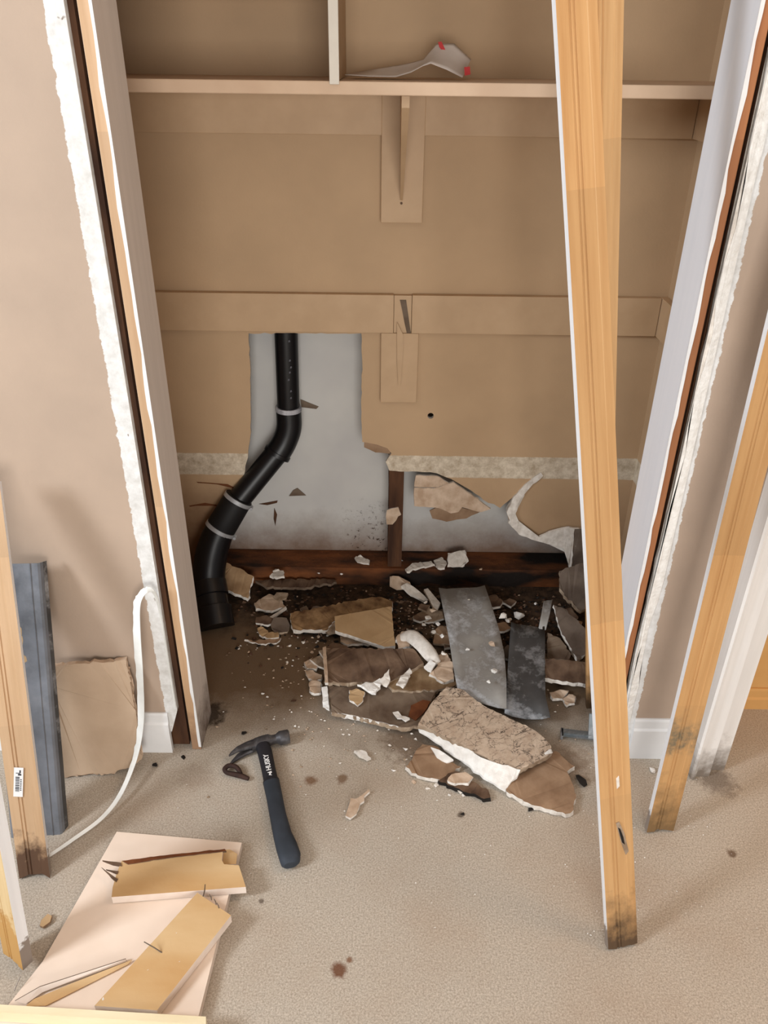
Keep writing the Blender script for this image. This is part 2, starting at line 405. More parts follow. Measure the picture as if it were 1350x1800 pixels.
# jambs
def jamb(name, x0, x1, inner_right, mats, label):
    o = box(name, (x0, YW - .002, 0.0005), (x1, YJ + .002, 2.0), mats, None, .0015, fm=[1, 1, 1, 0, 1, 0])
    return struct(o, label, 'door jamb')
jl = jamb('trim_1', JL - .0215, JL, True, [m_jambl, m_rawedge], 'left closet door jamb, painted face shaded and raw wood front edge')
jr = jamb('trim_2', JR, JR + .018, False, [m_jambr, m_rawedge_r], 'right closet door jamb, bright white painted face with raw brown edge')
for o, x in ((jl, JL - .003), (jr, JR + .0025)):    # ragged paint lip along the jamb's front edge
    v = []; f = []
    sg = 1 if o is jl else -1
    for i in range(60):
        z = .01 + i * .0335; w = .0035 + .0012 * math.sin(i * 1.3) + R.uniform(-.0012, .0012)
        v += [(x + sg * .0033, YW - .0035, z), (x - sg * w + sg * .001, YW - .0032, z), (x + sg * .0033, YW - .0015, z), (x - sg * w + sg * .001, YW - .0015, z)]
    for i in range(59):
        a = i * 4
        f += [(a, a + 1, a + 5, a + 4), (a + 1, a + 3, a + 7, a + 5), (a, a + 4, a + 6, a + 2)]
    mk('paint_lip', v, f, m_white, o)

# baseboards
def baseboard(name, x0, x1, y, lab, h=.115, mat=None):
    pr = [(0, 0), (0, h), (-.004, h), (-.006, h - .006), (-.007, h - .025), (-.011, h - .030), (-.012, 0)]
    v = [(x0, y + a, b) for a, b in pr] + [(x1, y + a, b) for a, b in pr]; k = len(pr)
    f = [tuple(range(k)), tuple(range(2 * k - 1, k - 1, -1))] + [(i, (i + 1) % k, k + (i + 1) % k, k + i) for i in range(k)]
    return struct(mk(name, v, f, mat or m_white, loc=(x0, y, 0)), lab, 'baseboard')
baseboard('baseboard_left', -3, -.4785, YW - .0005, 'white baseboard on the left wall, cut short beside the jamb')
baseboard('baseboard_right', .567, .70, YW - .0005, 'short white baseboard on the right wall between jamb and door casing')

# closet shell
wcl = box('wall_closet_left', (XL - .02, YJ, 0.0005), (XL, YP, 2.4), m_closet); struct(wcl, 'shaded beige side wall on the closet left', 'wall')
wcr = box('wall_closet_right', (XR, YJ, 0.0005), (XR + .02, YP, 2.4), m_back); struct(wcr, 'beige side wall on the closet right', 'wall')
px_edge = [(1030, 1008), (1003, 1004), (1000, 985), (992, 963), (950, 952), (915, 940), (897, 920), (890, 897), (903, 872), (925, 850), (952, 829),
           (938, 838), (912, 864), (879, 893), (868, 886), (858, 884), (828, 862), (800, 846), (768, 832), (735, 829), (706, 829), (684, 827), (678, 812), (688, 797), (681, 788), (655, 780), (637, 777),
           (635, 700), (637, 640), (635, 586), (437, 586), (440, 660), (441, 760), (436, 795), (428, 845), (405, 900), (385, 950), (345, 1000)]
pe = [WL(x, y, YB) for x, y in px_edge]
pe2 = []
for a, b in zip(pe, pe[1:]):
    pe2.append(a); L = (b - a).length; k = int(L / .014)
    for j in range(1, k):
        pe2.append(a.lerp(b, j / k) + Vector((R.uniform(-.0018, .0018), 0, R.uniform(-.0018, .0018))))
pe2.append(pe[-1])
outer = [Vector((XL, YB, .03)), Vector((XL, YB, 2.4)), Vector((XR, YB, 2.4)), Vector((XR, YB, .03))]
hole_c = WL(757, 731, YB); hole = [hole_c + Vector((math.cos(a) * .0085, 0, math.sin(a) * .0085)) for a in [2 * math.pi * k / 14 for k in range(14)]]
def wall_with_holes(name, loops, thick, mats):
    bm = bmesh.new(); ed = []
    L = []
    for lp in loops:
        vs = [bm.verts.new(p) for p in lp]; L.append(vs)
        for i in range(len(vs)): ed.append(bm.edges.new((vs[i], vs[(i + 1) % len(vs)])))
    bmesh.ops.triangle_fill(bm, edges=ed, use_beauty=True, use_dissolve=False)
    for f in bm.faces: f.material_index = 0
    nf = list(bm.faces)
    r = bmesh.ops.extrude_face_region(bm, geom=nf)
    nv = [g for g in r['geom'] if isinstance(g, bmesh.types.BMVert)]
    bmesh.ops.translate(bm, verts=nv, vec=(0, thick, 0))
    for f in bm.faces:
        n = f.normal; f.normal_update()
        if abs(f.normal.y) < .5: f.material_index = 1
    bmesh.ops.recalc_face_normals(bm, faces=bm.faces)
    me = bpy.data.meshes.new(name); bm.to_mesh(me); bm.free()
    for mm in mats: me.materials.append(mm)
    o = bpy.data.objects.new(name, me); C.objects.link(o); return o
wb = wall_with_holes('wall_back', [outer + pe2, hole], .0127, [m_back, m_gyp])
struct(wb, 'beige closet back wall with a cut out hole and broken lower edge', 'wall')
# what the hole shows: far sheet, stud, bottom plate
sh = box('cavity_sheet', (XL, YP, 0.001), (XR, YP + .012, 2.39), m_cavity, wb)
xs0, xs1 = WL(683, 900, YB + .014).x, WL(708, 900, YB + .014).x
sd = slab('stud', [(xs0, YB + .014, .062), (xs1, YB + .014, .062), (xs1, YB + .014, .60), (xs0, YB + .014, .60)], [m_darkwood, m_darkwood], .082, (0, 1, 0), .0015, .03, wb)
box('bottom_plate', (XL + .002, YB + .004, 0.0015), (XR - .002, YP - .002, .062), m_rot, wb)
# flaps of broken drywall hanging from the wall
def wflap(name, px, Y, mats, thick=.010, bend=0.0, jag=.0015):
    P = [WL(x, y, Y) for x, y in px]; zt = max(p.z for p in P)
    P = [p + Vector((0, -bend * (zt - p.z), 0)) for p in P]
    return slab(name, P, mats, thick, (0, 1, 0), jag, .012, wb)
wflap('torn_flap', [(731, 836), (768, 837), (795, 852), (760, 856), (728, 855)], YB - .004, [m_pink, m_gyp], .006, .05)
wflap('torn_flap', [(728, 857), (762, 858), (797, 848), (828, 868), (862, 892), (845, 897), (812, 889), (805, 897), (792, 899), (770, 890), (728, 887)], YB - .006, [m_pink, m_gyp], .008, .12)
wflap('torn_flap', [(755, 898), (768, 892), (795, 900), (806, 892), (846, 899), (820, 912), (785, 918), (760, 912)], YB - .002, [m_paperb, m_gypd], .005, -.05)
wflap('torn_flap', [(640, 776), (668, 777), (685, 790), (686, 797), (660, 795), (640, 786)], YB + .004, [m_paperb, m_gypd], .006, .05)
wflap('torn_flap', [(905, 900), (893, 918), (912, 938), (948, 950), (990, 961), (1001, 1000), (1012, 985), (1010, 950), (1028, 930), (1000, 926), (965, 934), (940, 945), (918, 930)], YB - .010, [m_gyp, m_gyp], .008, .08)
wflap('torn_flap', [(951, 831), (955, 836), (930, 858), (914, 876), (906, 900), (898, 921), (890, 899), (902, 873), (925, 850)], YB - .003, [m_gyp, m_gyp], .008, .06)
wflap('torn_flap', [(1010, 930), (1032, 928), (1034, 1000), (1003, 1003)], YB - .014, [m_greybrk, m_gypd], .008, .1)
wflap('torn_flap', [(680, 897), (700, 892), (705, 905), (690, 922), (680, 922)], YB + .010, [m_pink, m_gyp], .006, .0, .003)
for px in ([(515, 862), (523, 858), (538, 871), (508, 872)], [(528, 702), (560, 715), (556, 719), (530, 716)]):   # torn tabs of the far sheet
    P = [WL(x, y, YP - .003) for x, y in px]; slab('sheet_tab', P, [m_muddy2, m_muddy2], .002, (0, 1, 0), .0005, .02, wb)
for px in ([(455, 886), (488, 880), (487, 884), (470, 888)], [(482, 893), (487, 905), (484, 925), (481, 912)]):
    slab('sheet_crack', [WL(x, y, YP - .002) for x, y in px], [m_darkwood, m_darkwood], .0015, (0, 1, 0), .0003, .02, wb)
# cracks on the left part of the wall (raised paper edges)
for px in ([(332, 889), (360, 884), (388, 889), (386, 891), (360, 886), (334, 891)], [(345, 847), (400, 851), (420, 861), (402, 853), (348, 849)]):
    slab('wall_crack', [WL(x, y, YB - .0006) for x, y in px], [m_rust, m_rust], .0012, (0, 1, 0), .0004, .02, wb)

# adjoining door casing and what lies beyond it on the right
rt = box('wall_return', (.70, YW - .05, 0.0005), (.73, 1.47, 2.4), m_wall); struct(rt, 'short wall return beside the right door casing', 'wall')
def casing_profile(name, pr, y0, x0, z1, mat, lab):
    k = len(pr); v = [(x0 + a, y0 + b, .0005) for a, b in pr] + [(x0 + a, y0 + b, z1) for a, b in pr]
    f = [tuple(range(k)), tuple(range(2 * k - 1, k - 1, -1))] + [(i, (i + 1) % k, k + (i + 1) % k, k + i) for i in range(k)]
    return struct(mk(name, v, f, mat, loc=(x0, y0, 0)), lab, 'door casing')
m_casing = rot_mat('casing_white', (232, 228, 224), (222, 218, 214), .10, dark=(112, 98, 84), joint=False, deep=.0)
casing_profile('trim_3', [(0, .045), (0, .004), (.004, .0), (.010, .002), (.014, .010), (.045, .012), (.050, .03), (.085, .03), (.085, .10), (.04, .10), (.04, .045)], 1.233, .692, 2.1, m_casing, 'white door casing and jamb at the right edge, mouldy at its foot')
hw = box('wall_hall', (.74, 1.47, 0.0005), (3, 1.49, 2.4), m_hallwall); struct(hw, 'ochre lit wall beyond the doorway on the right', 'wall')
baseboard('baseboard_hall', .76, 3, 1.4695, 'pale baseboard beyond the doorway on the right', .06, m_hallwall)

# ------------------------------------------------------------------ closet fittings
sf = empty('closet_shelf', (.0, 1.81, 1.328))
tag(sf, 'long painted shelf running across the closet near the top', 'shelf')
box('shelf_board', (XL + .001, 1.672, 1.329), (XR - .001, YB - .0005, 1.350), m_shelf, sf)
box('nosing', (XL + .001, 1.660, 1.3275), (XR - .001, 1.6725, 1.3505), m_shelf, sf, .002)
dv = empty('shelf_divider', (-.101, 1.8, 1.351)); tag(dv, 'upright divider panel with a white front edge standing on the closet shelf', 'shelf divider')
box('panel', (-.1085, 1.664, 1.3515), (-.0935, YB - .001, 1.53), m_closet, dv)
box('front_edge', (-.110, 1.652, 1.345), (-.092, 1.6595, 1.53), m_shelf_edge, dv, .001)
box('shade_board', (XL + .001, 1.66, 1.495), (-.1105, YB - .001, 1.513), m_shelf, dv)  # unseen board added over the left compartment to darken it

def cleat(name, a, b, lab): return tag(box(name, a, b, m_cleat, None, .0012), lab, 'cleat', )
T = .019
cleat('shelf_cleat', (XL + .001, YB - T, 1.237), (-.012, YB - .0005, 1.3265), 'beige wall cleat under the closet shelf left of the bracket')
cleat('shelf_cleat', (.070, YB - T, 1.237), (XR - .02, YB - .0005, 1.3265), 'beige wall cleat under the closet shelf right of the bracket')
cleat('shelf_cleat', (XR - T, 1.50, 1.237), (XR - .0005, YB - .0005, 1.3265), 'beige side cleat under the closet shelf on the right wall')
zl0, zl1 = WL(700, 586, YB - T).z, WL(700, 519, YB - T).z
xg0, xg1 = WL(692, 550, YB - T).x, WL(724, 550, YB - T).x
cleat('shelf_cleat', (XL + .001, YB - T, zl0), (xg0, YB - .0005, zl1), 'long bare beige cleat across the back wall above the cut hole')
cleat('shelf_cleat', (xg1, YB - T, zl0), (XR - .02, YB - .0005, zl1), 'bare beige cleat right of the lower bracket without a shelf')
cleat('shelf_cleat', (XR - T, 1.50, zl0), (XR - .0005, YB - .0005, zl1), 'bare beige side cleat on the right closet wall, lower height')

def bracket(name, xa, xb, z0, z1, zfin, fin_y, fin_top, lab, gap=False):
    e = empty(name, ((xa + xb) / 2, YB - .01, z0)); tag(e, lab, 'bracket')
    box('backer', (xa, YB - T - .002, z0), (xb, YB - .0005, z1), m_cleat, e, .0015)
    xc = (xa + xb) / 2 - .001; y1 = YB - T - .003
    v = []
    for x, w in ((xc - .0075, 0), (xc + .0075, 1)):
        v += [(x, y1, zfin), (x, y1, fin_top), (x, fin_y, fin_top), (x, fin_y, fin_top - .02)]
    # thin at the foot, thicker above
    v[0] = (xc - .003, y1, zfin); v[4] = (xc + .003, y1, zfin)
    mk('fin', v, [(0, 1, 2, 3), (7, 6, 5, 4), (0, 4, 5, 1), (1, 5, 6, 2), (2, 6, 7, 3), (3, 7, 4, 0)], m_cleat, e, loc=(xc, y1, zfin))
    p = Vector((xc, y1, zfin - .006))
    tube('screw', [p + Vector((0, -.001, 0)), p + Vector((0, .002, 0))], .003, m_muddy, e, 8)
    return e
bracket('shelf_bracket', WL(670, 300, YB - T).x, WL(745, 300, YB - T).x, WL(705, 392, YB - T).z, 1.3262, WL(705, 352, YB - T).z, 1.69, 1.326, 'beige wooden bracket with tapering fin propping the closet shelf')
xa, xb = WL(669, 650, YB - T).x, WL(734, 650, YB - T).x
lb = empty('shelf_bracket', ((xa + xb) / 2, YB - .01, WL(700, 708, YB - T).z)); tag(lb, 'lower beige bracket whose fin is broken off, right of the cut hole', 'bracket')
box('backer', (xa, YB - T + .001, WL(700, 708, YB - T).z), (xb, YB - .0005, zl0 - .0005), m_cleat, lb, .0015)
box('backer_top', (xg0 + .001, YB - .014, zl0), (xg1 - .001, YB - .0005, zl1 - .002), m_cleat, lb)
yf = YB - T
P0 = [WL(x, y, yf) for x, y in ((698, 566), (709, 588), (707, 640), (704, 676), (700, 676), (698, 640))]
slab('fin_stub', [p + Vector((0, -.005, 0)) for p in P0], [m_cleat, m_cleat], .005, (0, 1, 0), .0004, .02, lb)
P1 = [WL(x, y, YB - .014) for x, y in ((703, 527), (714, 527), (722, 585), (715, 585))]
slab('broken_slot', [p + Vector((0, -.002, 0)) for p in P1], [m_muddy2, m_muddy], .002, (0, 1, 0), .0003, .02, lb)

# folded paper on the shelf
def paper():
    e = empty('folded_paper', (.02, 1.80, 1.351)); tag(e, 'crumpled white paper with red print lying on the closet shelf', 'paper')
    zs = 1.3515
    def strip(name, rows, mat, parent):
        v = []; f = []; k = len(rows[0])
        for r in rows: v += r
        for i in range(len(rows) - 1):
            for j in range(k - 1): f.append((i*k+j, i*k+j+1, (i+1)*k+j+1, (i+1)*k+j))
        o = mk(name, v, f, mat, parent, smooth=True, loc=rows[0][0])
        md = o.modifiers.new('t', 'SOLIDIFY'); md.thickness = .0008; return o
    fr = [(606, 131), (650, 134), (695, 135), (722, 127), (742, 116), (757, 111), (785, 122), (813, 136)]
    bk = [(640, 124), (672, 119), (700, 114), (722, 110), (745, 104), (768, 76), (798, 76), (828, 104)]
    rows = []
    for i in range(9):
        t = i / 8; row = []
        for (a, b), (c, d) in zip(fr, bk):
            p = WL(a + (c - a) * t, b + (d - b) * t, 1.775 + .085 * t + .012 * math.sin(t * 3.14))
            p.z = max(p.z, zs); row.append(p)
        rows.append(row)
    sh_ = strip('sheet', rows, m_sheetpaper, e)
    for px in ([(770, 74), (776, 73), (783, 88), (778, 91), (772, 82)], [(816, 118), (826, 117), (827, 131), (817, 133)]):
        Yq = 1.845 if px[0][1] < 100 else 1.790
        slab('red_print', [WL(x, y, Yq) for x, y in px], [m_redprint, m_redprint], .0006, (0, 1, 0), 0, 1, sh_)
paper()

# ------------------------------------------------------------------ drain pipe
def pipe():
    e = empty('drain_pipe', FL(375, 1090)); tag(e, 'black plastic drain pipe bending out of the cut wall hole to the floor', 'pipe')
    a = WL(503, 575, 2.015); b = WL(507, 718, 2.015)
    up = tube('upper_pipe', [a + Vector((0, 0, .03)), b + Vector((0, 0, -.01))], .0305, m_abs, e, 28)
    # elbow
    el0 = b; el1 = WL(508, 750, 2.010); el2 = WL(500, 776, 2.002); el3 = WL(486, 800, 1.990)
    ebo = tube('elbow', [b + Vector((0, 0, .004)), el1, el2, el3], [.0345, .035, .035, .036], m_abs, e, 28, 6)
    t = (b - a).normalized()
    tube('glue_ring', [b - t * .007, b - t * .003, b + t * .002], [.0345, .0362, .0352], m_glue, ebo, 28)
    tube('glue_ring', [b - t * .0005, b + t * .004, b + t * .006], [.0355, .0365, .0352], m_glue, ebo, 28)
    tube('hub_lip', [el3 - (el3 - el2).normalized() * .012, el3 - (el3 - el2).normalized() * .011, el3, el3 + (el3 - el2).normalized() * .001], [.035, .0385, .0385, .034], m_abs, ebo, 28)
    d0 = WL(494, 787, 1.996); d1 = WL(408, 893, 1.925)
    dg = (d1 - d0).normalized()
    tube('diagonal_pipe', [d0, d1], .0325, m_abs, e, 28)
    c0 = WL(417, 880, 1.932); c1 = WL(388, 928, 1.905); ax = (c1 - c0).normalized()
    cp = tube('rubber_coupling', [c0 - ax * .012, c0 - ax * .011, c0 + ax * .004, c0 + ax * .006, c1 - ax * .006, c1 - ax * .004, c1 + ax * .012, c1 + ax * .013], [.036, .040, .040, .0405, .0425, .042, .042, .038], m_rubber, e, 28)
    for p, r in ((c0 - ax * .003, .0405), (c1 + ax * .003, .0428)):
        cl = tube('hose_clamp', [p - ax * .006, p - ax * .0055, p + ax * .0055, p + ax * .006], [r - .001, r + .0012, r + .0012, r - .001], m_clamp, cp, 28)
        side = ax.cross(Vector((0, -1, .3))).normalized(); q = p + side * -(r + .004)
        tube('hose_clamp_screw', [q + Vector((0, -.008, 0)), q + Vector((0, .008, 0))], .0045, m_clamp, cp, 10)
    f1 = WL(377, 955, 1.885); f2 = WL(369, 990, 1.858); f3 = WL(368, 1030, 1.825); f4 = FL(378, 1085, .03)
    lo = tube('lower_elbow', [c1, f1, f2, f3, f4, f4 + (f4 - f3).normalized() * .03], [.041, .044, .0455, .045, .044, .043], m_abs, e, 28, 6)
    h = f2.lerp(f3, .9); ax2 = (f4 - f3).normalized()
    tube('hub', [f3 - ax2 * .012, f3 - ax2 * .010, f3 + ax2 * .03, f3 + ax2 * .032], [.045, .049, .049, .045], m_abs, e, 28)
    tube('hub', [f4 - ax2 * .028, f4 - ax2 * .026, f4 + ax2 * .03], [.045, .050, .050], m_abs, e, 28)
    # faint worn print on the vertical pipe
    for (px, py) in ((508, 600), (509, 634), (511, 646), (509, 655), (507, 668), (511, 688), (511, 700)):
        p = WL(px, py, 2.015 - .0315)
        slab('print_mark', [p + Vector((-.002, .0006, -.003)), p + Vector((.003, .0014, -.002)), p + Vector((.002, .001, .003)), p + Vector((-.001, .0006, .002))], [m_printg, m_printg], .002, (0, 1, 0), .0004, .003, up)
pipe()

# ------------------------------------------------------------------ leaning casings
def lean(name, base, top, W, Th, wdir, mats, grooves=True, foot_jag=.004, length=None):
    """casing seen from its raw back: local Z up the length, local X across, -Y towards the viewer"""
    base, top = Vector(base), Vector(top); zax = (top - base).normalized(); L = (top - base).length
    xax = Vector(wdir); xax = (xax - zax * xax.dot(zax)).normalized(); yax = zax.cross(xax)
    h = W / 2; g = .0018
    if grooves:
        pr = [(-h, 0), (-.40*h, 0), (-.36*h, g), (-.28*h, g), (-.25*h, 0), (-.18*h, 0), (-.15*h, g), (-.08*h, g), (-.05*h, 0), (.50*h, 0), (.54*h, -.0012), (h, -.0012),
              (h, Th*.62), (.5*h, Th*.75), (.2*h, Th), (-.6*h, Th), (-h, Th*.9)]
    else:
        pr = [(-h, 0), (h, 0), (h, Th), (-h, Th)]
    k = len(pr); ns = 14; V = []; F = []; fm = []
    nb = 12 if grooves else 2
    for s in range(ns + 1):
        z = L * (s / ns) ** 1.3
        for i, (a, b) in enumerate(pr):
            zz = z + (mnoise.noise(Vector((a * 90, b * 90, 3 + base.x * 10))) * foot_jag * 2 + foot_jag if s == 0 else 0)
            V.append((a, b, zz))
    for s in range(ns):
        for i in range(k):
            j = (i + 1) % k
            F.append((s*k+i, s*k+j, (s+1)*k+j, (s+1)*k+i)); fm.append(0 if i < nb - 1 else 1)
    F.append(tuple(range(k))); fm.append(0); F.append(tuple(ns*k + i for i in range(k))); fm.append(0)
    o = mk(name, V, F, mats, fm=fm)
    mw = Matrix((xax, yax, zax)).transposed().to_4x4(); mw.translation = base; o.matrix_world = mw
    o.matrix_basis = mw; bpy.context.view_layer.update(); return o
def mid(a, b): return (Vector(a) + Vector(b)) / 2
def local_patch(o, name, pts, mat, th=.0008):
    n = len(pts); v = [Vector(p) for p in pts] + [Vector(p) + Vector((0, th, 0)) for p in pts]
    f = [tuple(range(n)), tuple(range(2*n-1, n-1, -1))] + [(i, (i+1) % n, n + (i+1) % n, n + i) for i in range(n)]
    c = mk(name, v, f, mat); c.parent = o; return c
sl = .25; Y0 = .849
def on_lean(px, py, Y0, sl):
    d = ray(px, py); t = (Y0 + sl * H) / (d.y - sl * d.z); return Vector((d.x * t, d.y * t, H + d.z * t))
b0 = FL(1095, 1668); tp = on_lean(1013, 2, b0.y, sl); tp = b0 + (tp - b0) * 1.28
o1 = lean('door_casing', b0, tp, .056, .014, (1, .20, 0), [m_pine, m_edge])
tag(o1, 'tall raw pine casing leaning in front of the closet, nearest on the right with white left edge', 'wood trim')
def gouge(o, xw, z0, z1, w, mat, name='gouge', y=-.0015):
    v = [(xw - w, y, z0), (xw + w * .6, y, z0 + .004), (xw + w * .5, y, z1), (xw - w * 1.1, y, z1 - .004)]
    v2 = [(a, b + .0014, c) for a, b, c in v]
    c = mk(name, v + v2, BOXF, mat); c.parent = o; return c
zg = (on_lean(1097, 1475, b0.y, sl) - b0).length
zg0 = zg; GOUGES = [[(-.002, .035), (.004, .036), (.012, .012), (.019, -.028), (.013, -.034), (.006, -.008)], [(.001, .026), (.005, .022), (.010, .004), (.012, -.012), (.007, -.006)]]
zg = (on_lean(1090, 1375, b0.y, sl) - b0).length; gouge(o1, .006, zg - .012, zg + .012, .003, m_gyp, 'paint_scuff')
for q, mt in zip(GOUGES, (m_gypd, m_black)): local_patch(o1, 'gouge', [(a, -.0016 if mt is m_gypd else -.0022, zg0 + b) for a, b in q], mt, .0012)
# second casing behind it
b2 = FL(1051, 1246); t2 = WL(1064, 0, 1.436); t2 = b2 + (t2 - b2) * 1.3
o2 = lean('door_casing', b2, t2, .056, .014, (1, 0, 0), [m_pine, m_pine])
tag(o2, 'raw pine casing standing inside the opening, mostly hidden behind the tall leaning casing', 'wood trim')
# right casing
b3 = mid(FL(1132, 1463), FL(1187, 1465)); t3 = mid(WL(1350, 580, 1.215), WL(1410, 580, 1.215)); t3 = b3 + (t3 - b3) * 1.5
o3 = lean('door_casing', b3, t3, .058, .013, (1, .12, 0), [m_pine_r, m_edge], foot_jag=.006)
tag(o3, 'raw pine casing with mouldy foot leaning on the wall right of the closet', 'wood trim')
# left casings
b4 = mid(FL(36, 1549), FL(87, 1543)); t4 = Vector((-.815, 1.27, .93)); 
t4 = WL(-28, 870, 1.215); t4 = b4 + (t4 - b4) * 1.03
o4 = lean('door_casing', b4, t4, .058, .014, (1, .1, 0), [m_pine_l, m_edge], foot_jag=.006)
tag(o4, 'raw pine casing with barcode sticker leaning at the left edge before the metal channel', 'wood trim')
def sticker():
    q = on_plane_z(o4, 33, 1374)
    w, h = .0085, .030
    c = math.cos(.1); 
    st = local_patch(o4, 'barcode_sticker', [(q.x - w, -.0022, q.z - h), (q.x + w, -.0022, q.z - h), (q.x + w, -.0022, q.z + h), (q.x - w, -.0022, q.z + h)], m_sticker, .0006)
    st.data.transform(Matrix.Translation((q.x, 0, q.z)) @ Matrix.Rotation(math.radians(8), 4, 'Y') @ Matrix.Translation((-q.x, 0, -q.z)))
    z = q.z - .019
    bars = []
    rr = random.Random(3)
    while z < q.z + .010:
        hh = rr.choice((.0007, .0012, .0018)); bars.append((q.x - w * .62, q.x + w * .25, z, z + hh)); z += hh + rr.choice((.0008, .0013))
    bars += [(q.x - .005, q.x + .003, q.z + .018, q.z + .0195), (q.x - .001, q.x + .005, q.z + .014, q.z + .0175), (q.x + .0015, q.x + .004, q.z + .019, q.z + .025)]
    for k in range(7): bars.append((q.x + w * .42, q.x + w * .68, q.z - .017 + k * .0036, q.z - .015 + k * .0036))
    v = []; f = []
    for a, b, c0, d in bars:
        i = len(v); v += [(a, -.0026, c0), (b, -.0026, c0), (b, -.0026, d), (a, -.0026, d)]; f.append((i, i+1, i+2, i+3))
    me = mk('barcode', v, f, m_ink); me.data.transform(Matrix.Translation((q.x, 0, q.z)) @ Matrix.Rotation(math.radians(8), 4, 'Y') @ Matrix.Translation((-q.x, 0, -q.z)))
    me.parent = st
def on_plane_z(o, px, py):
    n = o.matrix_world.to_3x3() @ Vector((0, -1, 0)); p = PL(px, py, o.matrix_world.translation, n); return o.matrix_world.inverted() @ p
sticker()
b5 = mid(FL(8, 1698), FL(58, 1712)); t5 = PL(-55, 1250, b5, Vector((0, -1, .16)).normalized()); t5 = b5 + (t5 - b5) * 1.25
o5 = lean('door_casing', b5 + Vector((-.004, 0, .0215)), t5 + Vector((-.004, 0, .0215)), .056, .03, (1, -.62, 0), [m_pine_n, m_edge], foot_jag=.003)
tag(o5, 'nearest raw pine casing at the lower left corner, foot standing on the pale panel', 'wood trim')

# ------------------------------------------------------------------ metal channel leaning at left
def channel():
    e = empty('metal_channel', FL(90, 1468)); tag(e, 'grey sheet metal channel leaning on the left wall behind the casings', 'metal channel')
    bl, br = FL(20, 1473), FL(112, 1467); tl, tr = WL(-25, 992, 1.268), WL(72, 990, 1.268)
    n = (br - bl).cross(tl - bl).normalized(); n = n if n.y > 0 else -n
    def strip(name, prof, mat):
        # prof: list of (u across 0..1, depth)
        V = []; k = len(prof); S_ = 8
        for s in range(S_ + 1):
            t = s / S_
            for u, d in prof: V.append(bl.lerp(br, u).lerp(tl.lerp(tr, u), t) + n * (d + .0008 * math.sin(s * 2.1 + u * 3)))
        F = [(s*k+i, s*k+i+1, (s+1)*k+i+1, (s+1)*k+i) for s in range(S_) for i in range(k-1)]
        o = mk(name, V, F, mat, e, smooth=False, loc=bl); md = o.modifiers.new('t', 'SOLIDIFY'); md.thickness = .0012; return o
    strip('web', [(0, 0), (.35, .0), (.78, .0), (.80, -.002), (.82, 0), (.93, 0), (.97, .003), (1.0, .010)], m_duct)
    strip('flange', [(1.0, .0112), (1.03, .018), (1.035, .021)], m_metal2)
    a, b = WL(20, 998, 1.26), WL(60, 1014, 1.245)
    tube('scratch_wire', [PL(25, 1030, bl, n) - n * .002, PL(62, 1050, bl, n) - n * .003], .0011, m_clamp, e, 6)
    slab('paper_scrap', [PL(x, y, bl - n * .004, n) for x, y in ((34, 1098), (44, 1096), (50, 1130), (57, 1140), (54, 1158), (38, 1168), (36, 1130))], [m_paper, m_gyp], .002, tuple(n), .0006, .01, e)
channel()
pl = plane3((-.712, 1.212, .0), (-.545, 1.232, .0), (-.70, 1.268, .265))
ofc = slab('drywall_offcut', [PL(x, y, *pl) for x, y in ((88, 1172), (150, 1166), (222, 1160), (232, 1210), (241, 1270), (249, 1335), (236, 1348), (190, 1361), (150, 1362), (104, 1369))], [simple('offcut_paint', (186, 162, 138), (176, 152, 128), 10, .7, .1, 160), m_pink], .0125, -pl[1], .0026, .006)
tag(ofc, 'square beige drywall offcut with frayed edges leaning on the left baseboard', 'drywall offcut')

# white caulk strip
def strip():
    P = [FL(82, 1507, .006), FL(125, 1478, .006), FL(180, 1437, .008), FL(214, 1392, .02), WL(238, 1330, 1.235), WL(248, 1268, 1.250), WL(246, 1190, 1.256), WL(241, 1110, 1.26), WL(241, 1065, 1.264),
         WL(250, 1043, 1.270), WL(264, 1037, 1.279), WL(275, 1050, 1.290), WL(285, 1095, 1.2965), WL(297, 1170, 1.3), WL(309, 1245, 1.3)]
    wd_ = [.003, .0035, .004, .005, .006, .0075, .0085, .0085, .008, .0065, .005, .0035, .002, .0016, .0014]
    Q = cat_rom([Vector((p.x, p.y, p.z, w)) for p, w in zip(P, wd_)], 8)
    V = []; F = []
    for i, q in enumerate(Q):
        p = Vector(q[:3]); t = (Vector(Q[min(i+1, len(Q)-1)][:3]) - Vector(Q[max(0, i-1)][:3])).normalized()
        view = Vector((-.25, -.8, .55)).normalized(); w = t.cross(view).normalized() * q[3]; nn = w.cross(t).normalized() * .0013
        j = R.uniform(-.0014, .0016) if 30 < i < 78 else 0
        V += [p - w - w.normalized() * j, p + w, p + w + nn, p - w + nn - w.normalized() * j]
    for i in range(len(Q) - 1):
        for k in range(4): F.append((i*4+k, i*4+(k+1) % 4, i*4+4+(k+1) % 4, i*4+4+k))
    F += [(0, 1, 2, 3), tuple(len(V)-4+k for k in range(4))]
    o = mk('caulk_strip', V, F, m_caulk, loc=P[0]); tag(o, 'long white peeled caulk strip looping from the wall onto the carpet', 'caulk strip')
strip()

